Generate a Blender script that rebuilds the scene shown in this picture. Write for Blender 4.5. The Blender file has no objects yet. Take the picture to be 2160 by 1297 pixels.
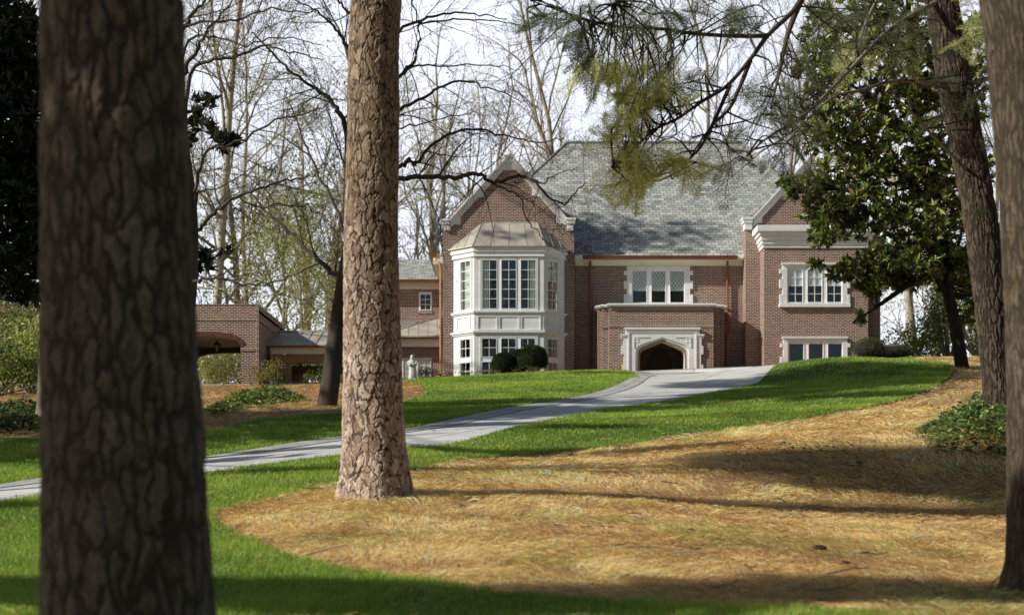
import bpy, math, random
import numpy as np
from mathutils import Vector, Matrix
from mathutils.geometry import delaunay_2d_cdt
S = bpy.context.scene
COL = S.collection
F = 3185.0; CX = 1080.0; HY = 1080.0; EYE = 1.6
rng = np.random.default_rng(7)

# ------------------------------------------------------------------ helpers
def P(x, y, Y):
    """a measured photo position at depth Y as a world point"""
    return np.array([(x-CX)/F*Y, Y, EYE+(HY-y)/F*Y])
def WX(x, Y): return (x-CX)/F*Y
def WZ(y, Y): return EYE+(HY-y)/F*Y

def setp(o, label=None, cat=None, group=None, kind=None):
    if label: o['label'] = label
    if cat: o['category'] = cat
    if group: o['group'] = group
    if kind: o['kind'] = kind
    return o
def empty(name, loc, label, cat, group=None, rz=0.0, kind=None):
    o = bpy.data.objects.new(name, None); COL.objects.link(o)
    o.location = loc; o.rotation_euler = (0, 0, rz); o.empty_display_size = .3
    return setp(o, label, cat, group, kind)

def np_mesh(name, V, faces, mat, parent=None, smooth=False, col=None, uv=None, local=False, mats=None, mi=None):
    """faces: list of int arrays (n,k). col: (nverts,4) point colours."""
    me = bpy.data.meshes.new(name)
    V = np.asarray(V, dtype=np.float64)
    if parent is not None and not local:
        V = V - np.array(parent.location)
    me.vertices.add(len(V)); me.vertices.foreach_set('co', V.astype(np.float32).ravel())
    faces = [np.asarray(f, dtype=np.int32) for f in faces if len(f)]
    lv = np.concatenate([f.ravel() for f in faces])
    tot = np.concatenate([np.full(len(f), f.shape[1], np.int32) for f in faces])
    st = np.concatenate([[0], np.cumsum(tot)[:-1]]).astype(np.int32)
    me.loops.add(len(lv)); me.loops.foreach_set('vertex_index', lv)
    me.polygons.add(len(tot)); me.polygons.foreach_set('loop_start', st); me.polygons.foreach_set('loop_total', tot)
    me.polygons.foreach_set('use_smooth', np.full(len(tot), bool(smooth)))
    if mats:
        for m in mats: me.materials.append(m)
        if mi is not None: me.polygons.foreach_set('material_index', np.asarray(mi, np.int32))
    else:
        me.materials.append(mat)
    me.update(calc_edges=True)
    if col is not None:
        a = me.color_attributes.new('Col', 'FLOAT_COLOR', 'POINT')
        a.data.foreach_set('color', np.asarray(col, np.float32).ravel())
    if uv is not None:
        l = me.uv_layers.new(name='UVMap'); l.data.foreach_set('uv', np.asarray(uv, np.float32).ravel())
    o = bpy.data.objects.new(name, me); COL.objects.link(o)
    if parent is not None: o.parent = parent
    return o

def auto_uv(me):
    """metric uv: u along the horizontal tangent of the face, v up the face"""
    l = me.uv_layers.new(name='UVMap')
    for p in me.polygons:
        n = p.normal
        u = Vector((0,0,1)).cross(n)
        if u.length < .05: u = Vector((1,0,0))
        u.normalize(); v = n.cross(u)
        for li in p.loop_indices:
            c = me.vertices[me.loops[li].vertex_index].co
            l.data[li].uv = (c.dot(u), c.dot(v))

class MB:
    def __init__(s, O=(0,0,0), U=(1,0,0), N=(0,-1,0)):
        s.v = []; s.f = []
        s.O = Vector(O); s.U = Vector(U).normalized(); s.N = Vector(N).normalized()
    def T(s, u, d, z): return s.O + s.U*u + s.N*d + Vector((0,0,z))
    def addl(s, pts, faces):
        b = len(s.v); s.v += [tuple(p) for p in pts]; s.f += [tuple(b+i for i in f) for f in faces]
    def lbox(s, u0, u1, d0, d1, z0, z1):
        """box in the local frame: u along, d outwards, z up"""
        if u0 > u1: u0, u1 = u1, u0
        if d0 > d1: d0, d1 = d1, d0
        if z0 > z1: z0, z1 = z1, z0
        p = [s.T(u,d,z) for u in (u0,u1) for d in (d0,d1) for z in (z0,z1)]
        s.addl(p, [(0,1,3,2),(4,6,7,5),(0,4,5,1),(2,3,7,6),(0,2,6,4),(1,5,7,3)]); return s
    def wbox(s, x0, x1, y0, y1, z0, z1):
        if x0 > x1: x0, x1 = x1, x0
        if y0 > y1: y0, y1 = y1, y0
        if z0 > z1: z0, z1 = z1, z0
        p = [Vector((x,y,z)) for x in (x0,x1) for y in (y0,y1) for z in (z0,z1)]
        s.addl(p, [(0,1,3,2),(4,6,7,5),(0,4,5,1),(2,3,7,6),(0,2,6,4),(1,5,7,3)]); return s
    def pbox(s, x0, x1, y0, y1, Yf, Yb):
        """box whose front face (depth Yf) is the measured rectangle"""
        return s.wbox(WX(x0,Yf), WX(x1,Yf), Yf, Yb, WZ(y0,Yf), WZ(y1,Yf))
    def prism(s, poly, y0, y1):
        """poly: (X, z) outline, extruded from y0 to y1"""
        n = len(poly)
        a = sum(poly[i][0]*poly[(i+1)%n][1]-poly[(i+1)%n][0]*poly[i][1] for i in range(n))
        if a < 0: poly = poly[::-1]
        p = [Vector((x,y0,z)) for x,z in poly]+[Vector((x,y1,z)) for x,z in poly]
        s.addl(p, [tuple(range(n)), tuple(range(2*n-1, n-1, -1))]+[(i, n+i, n+(i+1)%n, (i+1)%n) for i in range(n)]); return s
    def pprism(s, poly, Yf, Yb):
        return s.prism([(WX(x,Yf), WZ(y,Yf)) for x,y in poly], Yf, Yb)
    def slab(s, pts, t):
        """a sheet polygon given thickness t downwards"""
        n = len(pts); p = [Vector(q) for q in pts]
        nm = Vector((0,0,0))
        for i in range(n): nm += p[i].cross(p[(i+1)%n])
        if nm.z < 0: p = p[::-1]; nm = -nm
        nm.normalize()
        q = [a - nm*t for a in p]
        s.addl(p+q, [tuple(range(n)), tuple(range(2*n-1, n-1, -1))]+[(i, n+i, n+(i+1)%n, (i+1)%n) for i in range(n)]); return s
    def cyl(s, a, b, r0, r1=None, k=10):
        r1 = r0 if r1 is None else r1
        a = Vector(a); b = Vector(b); d = (b-a).normalized()
        x = d.orthogonal().normalized(); y = d.cross(x)
        p = [c + (x*math.cos(t)+y*math.sin(t))*r for c, r in ((a,r0),(b,r1)) for t in [2*math.pi*i/k for i in range(k)]]
        s.addl(p, [(i,(i+1)%k,k+(i+1)%k,k+i) for i in range(k)]+[tuple(range(k-1,-1,-1)), tuple(range(k,2*k))]); return s
    def lathe(s, c, prof, k=14, sx=1, sy=1):
        b = []
        for r, z in prof:
            for i in range(k):
                t = 2*math.pi*i/k; b.append((c[0]+r*sx*math.cos(t), c[1]+r*sy*math.sin(t), c[2]+z))
        m = len(prof)
        f = [(j*k+i, j*k+(i+1)%k, (j+1)*k+(i+1)%k, (j+1)*k+i) for j in range(m-1) for i in range(k)]
        f += [tuple(range(k-1,-1,-1)), tuple((m-1)*k+i for i in range(k))]
        s.addl(b, f); return s
    def build(s, name, mat, parent=None, smooth=False, bevel=0):
        me = bpy.data.meshes.new(name)
        off = Vector(parent.location) if parent is not None else Vector((0,0,0))
        if parent is not None and parent.parent is not None: off = off + Vector(parent.parent.location)
        me.from_pydata([Vector(v)-off for v in s.v], [], s.f)
        me.materials.append(mat); me.update()
        auto_uv(me)
        if smooth:
            for p in me.polygons: p.use_smooth = True
        o = bpy.data.objects.new(name, me); COL.objects.link(o)
        if parent is not None: o.parent = parent
        if bevel:
            m = o.modifiers.new('edge', 'BEVEL'); m.width = bevel; m.segments = 1; m.limit_method = 'ANGLE'
        return o

# ------------------------------------------------------------------ materials
class NT:
    def __init__(s, name):
        s.m = bpy.data.materials.new(name); s.m.use_nodes = True
        s.t = s.m.node_tree; s.b = s.t.nodes['Principled BSDF']; s.out = s.t.nodes['Material Output']
    def n(s, typ, **kw):
        nd = s.t.nodes.new(typ)
        for k, v in kw.items():
            if k[0] == '_': nd.inputs[k[1:].replace('_',' ')].default_value = v
            else: setattr(nd, k, v)
        return nd
    def l(s, a, b): s.t.links.new(a, b)
    def coord(s, kind='Object'):
        return s.n('ShaderNodeTexCoord').outputs[kind]
    def noise(s, vec, scale, detail=4, rough=.55):
        n = s.n('ShaderNodeTexNoise', _Scale=scale, _Detail=detail, _Roughness=rough); s.l(vec, n.inputs['Vector']); return n.outputs['Fac']
    def mapping(s, vec, sc):
        n = s.n('ShaderNodeMapping'); n.inputs['Scale'].default_value = sc; s.l(vec, n.inputs['Vector']); return n.outputs[0]
    def ramp(s, fac, stops):
        n = s.n('ShaderNodeValToRGB'); e = n.color_ramp.elements
        while len(e) < len(stops): e.new(.5)
        for i, (p, c) in enumerate(stops): e[i].position = p; e[i].color = (*c, 1)
        s.l(fac, n.inputs[0]); return n.outputs[0]
    def mix(s, a, b, fac, mode='MIX'):
        n = s.n('ShaderNodeMixRGB', blend_type=mode)
        for i, q in ((0,fac),(1,a),(2,b)):
            if isinstance(q, (int,float)): n.inputs[i].default_value = q
            elif isinstance(q, tuple): n.inputs[i].default_value = (*q,1)
            else: s.l(q, n.inputs[i])
        return n.outputs[0]
    def bump(s, h, strength, dist=.02):
        n = s.n('ShaderNodeBump', _Strength=strength, _Distance=dist); s.l(h, n.inputs['Height']); s.l(n.outputs[0], s.b.inputs['Normal'])
    def base(s, c):
        if isinstance(c, tuple): s.b.inputs['Base Color'].default_value = (*c,1)
        else: s.l(c, s.b.inputs['Base Color'])
    def rough(s, r): s.b.inputs['Roughness'].default_value = r

def simple(name, c1, c2, scale=3, rough=.8, bump=.15, dist=.01, fine=40, metallic=0):
    t = NT(name); co = t.coord()
    f = t.noise(co, scale, 5); g = t.noise(co, fine, 3)
    c = t.mix(t.ramp(f, [(.3,c1),(.7,c2)]), (.6,.6,.6), g, 'SOFT_LIGHT')
    t.base(c); t.rough(rough); t.b.inputs['Metallic'].default_value = metallic
    if bump: t.bump(g, bump, dist)
    return t.m

def brick_mat(name, c1, c2, c3, mortar, w=.2085, h=.0677, ms=.012, shadow=0):
    t = NT(name); uv = t.coord('UV')
    b = t.n('ShaderNodeTexBrick'); b.offset = .5
    b.inputs['Scale'].default_value = 1.0
    b.inputs['Brick Width'].default_value = w; b.inputs['Row Height'].default_value = h
    b.inputs['Mortar Size'].default_value = ms; b.inputs['Mortar Smooth'].default_value = .1; b.inputs['Bias'].default_value = 0
    b.inputs['Color1'].default_value = (0,0,0,1); b.inputs['Color2'].default_value = (1,1,1,1); b.inputs['Mortar'].default_value = (.5,.5,.5,1)
    t.l(uv, b.inputs['Vector'])
    big = t.noise(uv, .35, 4)
    bc = t.ramp(b.outputs['Color'], [(0,c1),(.45,c2),(.8,c3),(1,tuple(x*1.25 for x in c3))])
    bc = t.mix(bc, (.5,.5,.5), t.noise(uv, 60, 2), 'SOFT_LIGHT')
    c = t.mix(bc, mortar, b.outputs['Fac'])
    c2_ = t.mix(c, t.ramp(big, [(.3,(.78,.76,.74)),(.7,(1.0,1.0,1.0))]), .8, 'MULTIPLY')
    t.base(c2_); t.rough(.88); t.bump(t.mix((1,1,1),(0,0,0), b.outputs['Fac']), .5, .008)
    return t.m

M = {}
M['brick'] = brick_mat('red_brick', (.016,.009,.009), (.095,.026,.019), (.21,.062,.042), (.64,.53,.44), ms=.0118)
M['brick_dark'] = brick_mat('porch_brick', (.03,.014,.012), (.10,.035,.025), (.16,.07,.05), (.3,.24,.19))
M['soldier'] = brick_mat('soldier_brick', (.02,.01,.01), (.10,.03,.02), (.18,.06,.04), (.70,.60,.50), w=.0677, h=.23, ms=.010)
M['soldier'].node_tree.nodes['Brick Texture'].offset = 0
def slate():
    t = NT('slate'); uv = t.coord('UV')
    b = t.n('ShaderNodeTexBrick'); b.offset = .5
    for k, v in (('Scale',1),('Brick Width',.30),('Row Height',.2),('Mortar Size',.013),('Mortar Smooth',.2),('Bias',0)): b.inputs[k].default_value = v
    b.inputs['Color1'].default_value = (0,0,0,1); b.inputs['Color2'].default_value = (1,1,1,1); b.inputs['Mortar'].default_value = (.5,.5,.5,1)
    t.l(uv, b.inputs['Vector'])
    c = t.ramp(b.outputs['Color'], [(0,(.28,.29,.28)),(.5,(.44,.445,.42)),(1,(.60,.595,.55))])
    c = t.mix(c, t.ramp(t.noise(uv,.5,5),[(.3,(.75,.78,.8)),(.7,(1.0,1.0,.96))]), .8, 'MULTIPLY')
    c = t.mix(c, (.09,.095,.10), b.outputs['Fac'])
    t.base(c); t.rough(.85); t.b.inputs['Specular IOR Level'].default_value = .25; t.bump(t.mix((1,1,1),(0,0,0), b.outputs['Fac']), .6, .012); return t.m
M['slate'] = slate()
def stone():
    t = NT('limestone'); co = t.coord('UV')
    b = t.n('ShaderNodeTexBrick'); b.offset = .5
    for k, v in (('Scale',1),('Brick Width',.9),('Row Height',.55),('Mortar Size',.006),('Mortar Smooth',.1),('Bias',0)): b.inputs[k].default_value = v
    b.inputs['Color1'].default_value = (.84,.845,.84,1); b.inputs['Color2'].default_value = (.90,.90,.895,1); b.inputs['Mortar'].default_value = (.68,.67,.65,1)
    t.l(co, b.inputs['Vector'])
    c = t.mix(b.outputs['Color'], t.ramp(t.noise(co,1.7,6),[(.3,(.86,.86,.85)),(.7,(1,1,1))]), .8, 'MULTIPLY')
    t.base(c); t.rough(.75); t.bump(t.noise(co,30,4), .15, .01); return t.m
M['stone'] = stone()
M['white'] = simple('white_paint', (.90,.90,.91), (.94,.94,.94), 2, .5, .04)
M['cream'] = simple('cream_paint', (.82,.77,.62), (.88,.83,.70), 1.5, .55, .04)
M['wood'] = simple('cedar_post', (.34,.19,.08), (.50,.30,.14), 6, .7, .2)
M['wood_dark'] = simple('stained_door', (.02,.012,.009), (.045,.024,.016), 6, .5, .2)
M['dark'] = simple('unlit_room_paint', (.012,.012,.013), (.02,.02,.022), 2, .9, 0)  # near-black colour standing for the darkness of unlit rooms
M['iron'] = simple('black_iron', (.012,.012,.012), (.03,.028,.026), 20, .5, .1)
M['blind'] = simple('pale_blind', (.90,.95,.95), (.94,.96,.96), 2, .8, .0)
M['curtain'] = simple('pale_curtain', (.55,.62,.52), (.78,.80,.68), 9, .9, .1)
M['lead'] = simple('grey_flashing', (.25,.25,.24), (.35,.34,.32), 3, .5, .1)
def copper(name, a, b_, c_, rough=.42, met=.55):
    t = NT(name); co = t.coord()
    f = t.noise(t.mapping(co,(1.2,1.2,.5)), 1.3, 6, .6); g = t.noise(t.mapping(co,(3,3,.5)), 3, 5, .7)
    c = t.mix(t.ramp(f,[(.3,a),(.55,b_),(.75,c_)]), (.5,.5,.5), g, 'OVERLAY')
    t.base(c); t.rough(rough); t.b.inputs['Metallic'].default_value = met; t.bump(f,.12,.02); return t.m
M['copper'] = copper('weathered_copper', (.30,.265,.22), (.50,.46,.39), (.66,.61,.52), .5, .2)
M['gutter'] = copper('brown_copper', (.20,.075,.035), (.28,.11,.055), (.18,.07,.04), .45, .4)
M['litcopper'] = copper('sun_tinted_copper', (.34,.2,.08), (.5,.33,.14), (.3,.18,.08), .45, .4)  # lighter golden copy of the copper, sunlight put into the colour
def glass():
    t = NT('window_glass')
    gl = t.n('ShaderNodeBsdfGlossy'); gl.inputs['Roughness'].default_value = .015; gl.inputs['Color'].default_value = (.9,.97,1,1)
    tr = t.n('ShaderNodeBsdfTransparent'); tr.inputs['Color'].default_value = (.95,.98,.97,1)
    lw = t.n('ShaderNodeLayerWeight', _Blend=.5); pw = t.n('ShaderNodeMath', operation='POWER'); pw.inputs[1].default_value = 3.5; t.l(lw.outputs['Facing'], pw.inputs[0]); fr = t.n('ShaderNodeMath', operation='MULTIPLY_ADD'); fr.inputs[1].default_value = .8; fr.inputs[2].default_value = .11; t.l(pw.outputs[0], fr.inputs[0]); co = t.coord()
    bm = t.n('ShaderNodeBump', _Strength=.3, _Distance=.04); t.l(t.noise(co,1.6,2), bm.inputs['Height'])
    t.l(bm.outputs[0], gl.inputs['Normal'])
    mx = t.n('ShaderNodeMixShader'); t.l(fr.outputs[0], mx.inputs[0]); t.l(tr.outputs[0], mx.inputs[1]); t.l(gl.outputs[0], mx.inputs[2])
    t.l(mx.outputs[0], t.out.inputs['Surface']); return t.m
M['glass'] = glass()

def leafmat(name, rough=.45, trans=.35, spec=.5, gain=1.0):
    t = NT(name); a = t.n('ShaderNodeAttribute', attribute_name='Col').outputs['Color']
    t.base(a); t.rough(rough); t.b.inputs['Specular IOR Level'].default_value = spec
    tl = t.n('ShaderNodeBsdfTranslucent'); t.l(t.mix(a, (1.0,1.0,.35), .35, 'MULTIPLY'), tl.inputs['Color'])
    mx = t.n('ShaderNodeMixShader'); mx.inputs[0].default_value = trans
    t.l(t.b.outputs[0], mx.inputs[1]); t.l(tl.outputs[0], mx.inputs[2]); t.l(mx.outputs[0], t.out.inputs['Surface']); return t.m
M['grass'] = leafmat('grass_blade', .5, .45, .3)
M['leaf'] = leafmat('leaf', .5, .4, .3)
M['gloss_leaf'] = leafmat('glossy_leaf', .30, .2, .6)
M['needle'] = leafmat('conifer_needle', .6, .45, .2)
M['straw'] = leafmat('pine_needle_straw', .6, .15, .25)
def bark_attr(name, rough=.9, scale=60, bump=.5):
    t = NT(name); a = t.n('ShaderNodeAttribute', attribute_name='Col').outputs['Color']; co = t.coord()
    n = t.noise(t.mapping(co,(1,1,.45)), scale, 6, .7)
    t.base(t.mix(a, t.ramp(n,[(.25,(.55,.53,.5)),(.6,(1,1,1)),(.8,(1.25,1.22,1.15))]), 1, 'MULTIPLY')); t.rough(rough)
    t.b.inputs['Specular IOR Level'].default_value = .2
    if bump: t.bump(t.noise(t.mapping(co,(1,1,.4)), scale*.6, 1, .5), bump, .003)
    return t.m
M['pinebark'] = bark_attr('pine_bark', bump=0)
M['smoothbark'] = bark_attr('smooth_bark', .85, 35, .3)
def bark(name, c1, c2, sc=6, bump=.8):
    t = NT(name); co = t.mapping(t.coord(), (1,1,.22))
    n = t.noise(co, sc, 6, .7); m = t.noise(t.coord(), .8, 3)
    t.base(t.mix(t.ramp(n,[(.3,c1),(.65,c2)]), t.ramp(m,[(.3,(.7,.72,.7)),(.7,(1.1,1.08,1))]), 1, 'MULTIPLY')); t.rough(.9)
    t.b.inputs['Specular IOR Level'].default_value = .2
    t.bump(t.noise(co, sc, 2), bump*.5, .02); return t.m
M['bark_grey'] = bark('grey_bark', (.12,.105,.085), (.30,.27,.22))
M['bark_dark'] = bark('dark_bark', (.018,.014,.012), (.05,.04,.033))
M['bark_mid'] = bark('mid_bark', (.045,.036,.03), (.11,.09,.075))
M['bark_far'] = bark('far_bark', (.24,.20,.16), (.50,.45,.37))
M['bark_pale'] = bark('pale_bark', (.34,.30,.25), (.62,.58,.49), 3)
def ground_mat():
    t = NT('pine_straw_ground'); co = t.coord()
    n = t.noise(co, .6, 5); m = t.noise(t.mapping(co,(1,3,1)), 30, 5, .7); m2 = t.noise(t.mapping(co,(3,1,1)), 24, 5, .7)
    c = t.ramp(n,[(.3,(.26,.15,.065)),(.5,(.40,.25,.11)),(.7,(.50,.34,.17))])
    c = t.mix(c, t.ramp(m,[(.3,(.4,.38,.36)),(.6,(1.1,1.05,1))]), 1, 'MULTIPLY')
    c = t.mix(c, t.ramp(m2,[(.35,(.5,.48,.46)),(.6,(1.1,1.05,1))]), 1, 'MULTIPLY')
    t.base(c); t.rough(.95); t.bump(m,.6,.008); return t.m
M['ground'] = ground_mat()
M['lawn'] = simple('lawn_soil', (.022,.045,.010), (.05,.09,.02), 1.2, .95, .6, .02, 60)
def concrete():
    t = NT('drive_concrete'); co = t.coord()
    n = t.noise(co, .7, 6, .6); m = t.noise(co, 55, 3)
    c = t.mix(t.ramp(n,[(.3,(.60,.59,.565)),(.7,(.72,.71,.68))]), t.ramp(m,[(.3,(.8,.8,.8)),(.7,(1.05,1.05,1.05))]), 1, 'MULTIPLY')
    b = t.n('ShaderNodeTexBrick'); b.offset = 0
    for k, v in (('Scale',1),('Brick Width',2.6),('Row Height',2.6),('Mortar Size',.03),('Mortar Smooth',.3),('Bias',0)): b.inputs[k].default_value = v
    b.inputs['Color1'].default_value = (.93,.93,.93,1); b.inputs['Color2'].default_value = (1,1,1,1); b.inputs['Mortar'].default_value = (.52,.51,.49,1)
    mp_ = t.n('ShaderNodeMapping'); mp_.inputs['Rotation'].default_value = (0,0,.42); t.l(co, mp_.inputs[0]); t.l(mp_.outputs[0], b.inputs['Vector'])
    c = t.mix(c, b.outputs['Color'], 1, 'MULTIPLY')
    st = t.noise(t.mapping(co,(.5,1.6,1)), 1.1, 5, .65); c = t.mix(c, t.ramp(st,[(.35,(.78,.77,.74)),(.55,(1,1,1))]), 1, 'MULTIPLY')
    t.base(c); t.rough(.85); t.bump(m,.2,.006); return t.m
M['concrete'] = concrete()
def pavers():
    t = NT('edge_pavers'); uv = t.coord('UV')
    b = t.n('ShaderNodeTexBrick'); b.offset = .5
    for k, v in (('Scale',1),('Brick Width',.55),('Row Height',.30),('Mortar Size',.012),('Mortar Smooth',.2),('Bias',0)): b.inputs[k].default_value = v
    b.inputs['Color1'].default_value = (.36,.35,.33,1); b.inputs['Color2'].default_value = (.5,.49,.46,1); b.inputs['Mortar'].default_value = (.06,.055,.05,1)
    t.l(uv, b.inputs['Vector'])
    t.base(t.mix(b.outputs['Color'], t.ramp(t.noise(uv,9,4),[(.3,(.75,.75,.74)),(.7,(1.1,1.1,1.1))]), 1, 'MULTIPLY')); t.rough(.85); t.bump(t.mix((1,1,1),(0,0,0),b.outputs['Fac']),.5,.01); return t.m
M['pavers'] = pavers()
# ------------------------------------------------------------------ terrain
PY = [-60,-20,0,5,8,11,14,17,20,26,33,43,52,60,66,80,900]
PZ = [-2,-.8,0,.62,1.055,1.36,1.70,2.02,2.42,3.05,3.9,5.1,6.2,6.95,7.55,7.9,8.2]
def prof(Y): return np.interp(Y, PY, PZ)
CP = [(250,1297,8),(1080,1297,8),(1800,1300,8),(250,1150,11),(1080,1150,11),(1800,1165,11),(2250,1200,11),(2130,1250,9.2),
 (790,1052,14),(300,1062,14),(1300,1058,14.4),(1600,1078,15.0),(2000,1092,15.6),(2250,1098,15.8),(1500,1000,17),(1900,1010,17),(2150,985,17.5),
 (0,1064,14),(0,1028,17.3),(-400,1090,14),(-400,1050,17.5),(435,1003,17),(435,968,21),(860,948,20),(860,908,25.5),(1080,905,24.5),(1080,862,31),(1400,850,33),
 (1300,815,43),(1345,797,52),(1600,808,43),(1690,784,52),(1385,790,57),(1500,788,62),(1650,785,62),(1400,788,63.5),
 (860,808,58),(1000,796,60),(1073,791,62),(1230,784,59),(930,798,65),(850,799,65),(1200,786,63),
 (450,905,26),(450,825,50),(480,814,60),(600,813,60),(690,858,34),(650,812,64),
 (50,925,25),(50,845,45),(0,842,60),(-400,850,45),
 (1080,967,20),(1330,941,21),(1500,917,23),(1640,895,24.5),(1800,868,26.5),(1900,848,29),(2000,805,36),
 (1730,761,46),(1800,757,46),(1900,762,46),(2025,769,46),(2150,775,46),(2300,780,46),(1700,772,49),(1735,772,55),(1850,760,60),(1850,758,65),(1650,786,65),(1950,757,62),
 (2110,886,20),(2000,900,20.5),(2200,880,20),(2350,870,20),(1950,935,18.5),(2350,1100,14)]
def _cp():
    a = []
    for x, y, Y in CP:
        p = P(x,y,Y); a.append((p[0], p[1], p[2]-prof(Y)))
    for Y in (-10,0,5,14,26,40,55,70,85):
        for X in (-38,38): a.append((X,Y,0))
    for Y in (0,4):
        for X in (-6,0,6): a.append((X,Y,0))
    for X in (-25,-12,0,12,25): a.append((X,90,0))
    return np.array(a)
_A = _cp()
def _phi(r2): return .5*r2*np.log(r2+1e-9)
def _solve():
    X = _A[:,:2]; n = len(X)
    r2 = ((X[:,None]-X[None])**2).sum(-1)
    K = _phi(r2) + np.eye(n)*.02
    Pm = np.c_[np.ones(n), X]
    A = np.block([[K,Pm],[Pm.T,np.zeros((3,3))]])
    return np.linalg.solve(A, np.r_[_A[:,2],0,0,0])
_W = _solve()
def terr(X, Y):
    X = np.asarray(X, float); Y = np.asarray(Y, float); sh = X.shape
    x = X.ravel(); y = Y.ravel(); out = np.empty(len(x)); n = len(_A)
    xc = np.clip(x,-38,38); yc = np.clip(y,-10,90)
    for i in range(0, len(x), 40000):
        a = xc[i:i+40000]; b = yc[i:i+40000]
        r2 = (a[:,None]-_A[None,:,0])**2+(b[:,None]-_A[None,:,1])**2
        out[i:i+40000] = _phi(r2)@_W[:n]+_W[n]+_W[n+1]*a+_W[n+2]*b
    fade = np.clip(1-(np.abs(x)-38)/40,0,1)*np.clip(1-(y-85)/30,0,1)*np.clip(1-(-10-y)/30,0,1)
    return (prof(y)+out*fade).reshape(sh)
def tz(x, y): return float(terr(np.array([x]), np.array([y]))[0])
def onground(x, y, Y0=6, Y1=75):
    """where the line of sight through a photo position first meets the terrain"""
    Ys = np.arange(Y0, Y1, .1)
    d = EYE+(HY-y)/F*Ys - terr((x-CX)/F*Ys, Ys)
    i = np.argmax(d <= 0)
    if d[i] > 0: i = int(np.argmin(d))
    Y = Ys[i]; X = (x-CX)/F*Y
    return np.array([X, Y])

def axis(segs):
    a = []
    for lo, hi, st in segs: a += list(np.arange(lo, hi, st))
    return np.array(a+[segs[-1][1]])
gx = axis([(-700,-120,60),(-120,-40,10),(-40,-22,1.5),(-22,22,.3),(22,40,1.5),(40,120,10),(120,700,60)])
gy = axis([(-300,-40,40),(-40,-2,3),(-2,7,.6),(7,70,.3),(70,100,2),(100,900,50)])
def build_ground():
    GX, GY = np.meshgrid(gx, gy, indexing='ij')
    Z = terr(GX, GY)
    V = np.c_[GX.ravel(), GY.ravel(), Z.ravel()]
    nx, ny = len(gx), len(gy)
    i, j = np.meshgrid(np.arange(nx-1), np.arange(ny-1), indexing='ij'); b = (i*ny+j).ravel()
    o = np_mesh('ground', V, [np.c_[b, b+ny, b+ny+1, b+1]], M['ground'], smooth=True)
    setp(o, kind='structure')
build_ground()

def smooth_curve(pts, n=6, closed=False):
    pts = [np.array(p, float) for p in pts]; out = []
    m = len(pts)
    for i in range(m-1):
        p0 = pts[max(i-1,0)]; p1 = pts[i]; p2 = pts[i+1]; p3 = pts[min(i+2,m-1)]
        for k in range(n):
            t = k/n
            out.append(.5*((2*p1)+(-p0+p2)*t+(2*p0-5*p1+4*p2-p3)*t*t+(-p0+3*p1-3*p2+p3)*t**3))
    out.append(pts[-1]); return out

def xy(x, y, Y=None):
    return onground(x,y) if Y is None else np.array([(x-CX)/F*Y, Y])
# drive edges
far_edge = [(-15.,-4.),(-12.6,2.),(-10.4,7.),(-8.,12.4)]+[tuple(xy(*p)) for p in [(0,1028,17.3),(210,998,19),(435,968,21),(650,936,23.2),(860,908,25.5),(1080,862,31),(1200,837,36),(1300,815,43),(1340,800,50),(1350,793,54)]]
court_left = [tuple(xy(*p)) for p in [(1335,787,58),(1318,786,60.5),(1300,786,63.2)]]
near_edge = [(-11.,-4.),(-9.2,2.),(-7.4,7.),(-5.7,11.6)]+[tuple(xy(*p)) for p in [(0,1064,14),(210,1035,15.4),(435,1003,17),(650,974,18.5),(860,948,20),(1080,905,24.5),(1240,878,28.5),(1400,850,33),(1510,830,37.8),(1600,808,43),(1660,791,49),(1700,784,54)]]
far_c = smooth_curve(far_edge, 6); near_c = smooth_curve(near_edge, 6)
court_l = smooth_curve([far_edge[-1]]+court_left, 5)[1:]
court_right = [tuple(xy(1790,780,57.5)), tuple(xy(1800,780,62)), tuple(xy(1800,780,66))]
def toff(c, d):
    """offset a plan curve sideways by d (left of travel positive)"""
    c = np.array(c); t = np.gradient(c, axis=0); t /= np.linalg.norm(t,axis=1)[:,None]+1e-9
    return c + np.c_[-t[:,1], t[:,0]]*d

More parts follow.
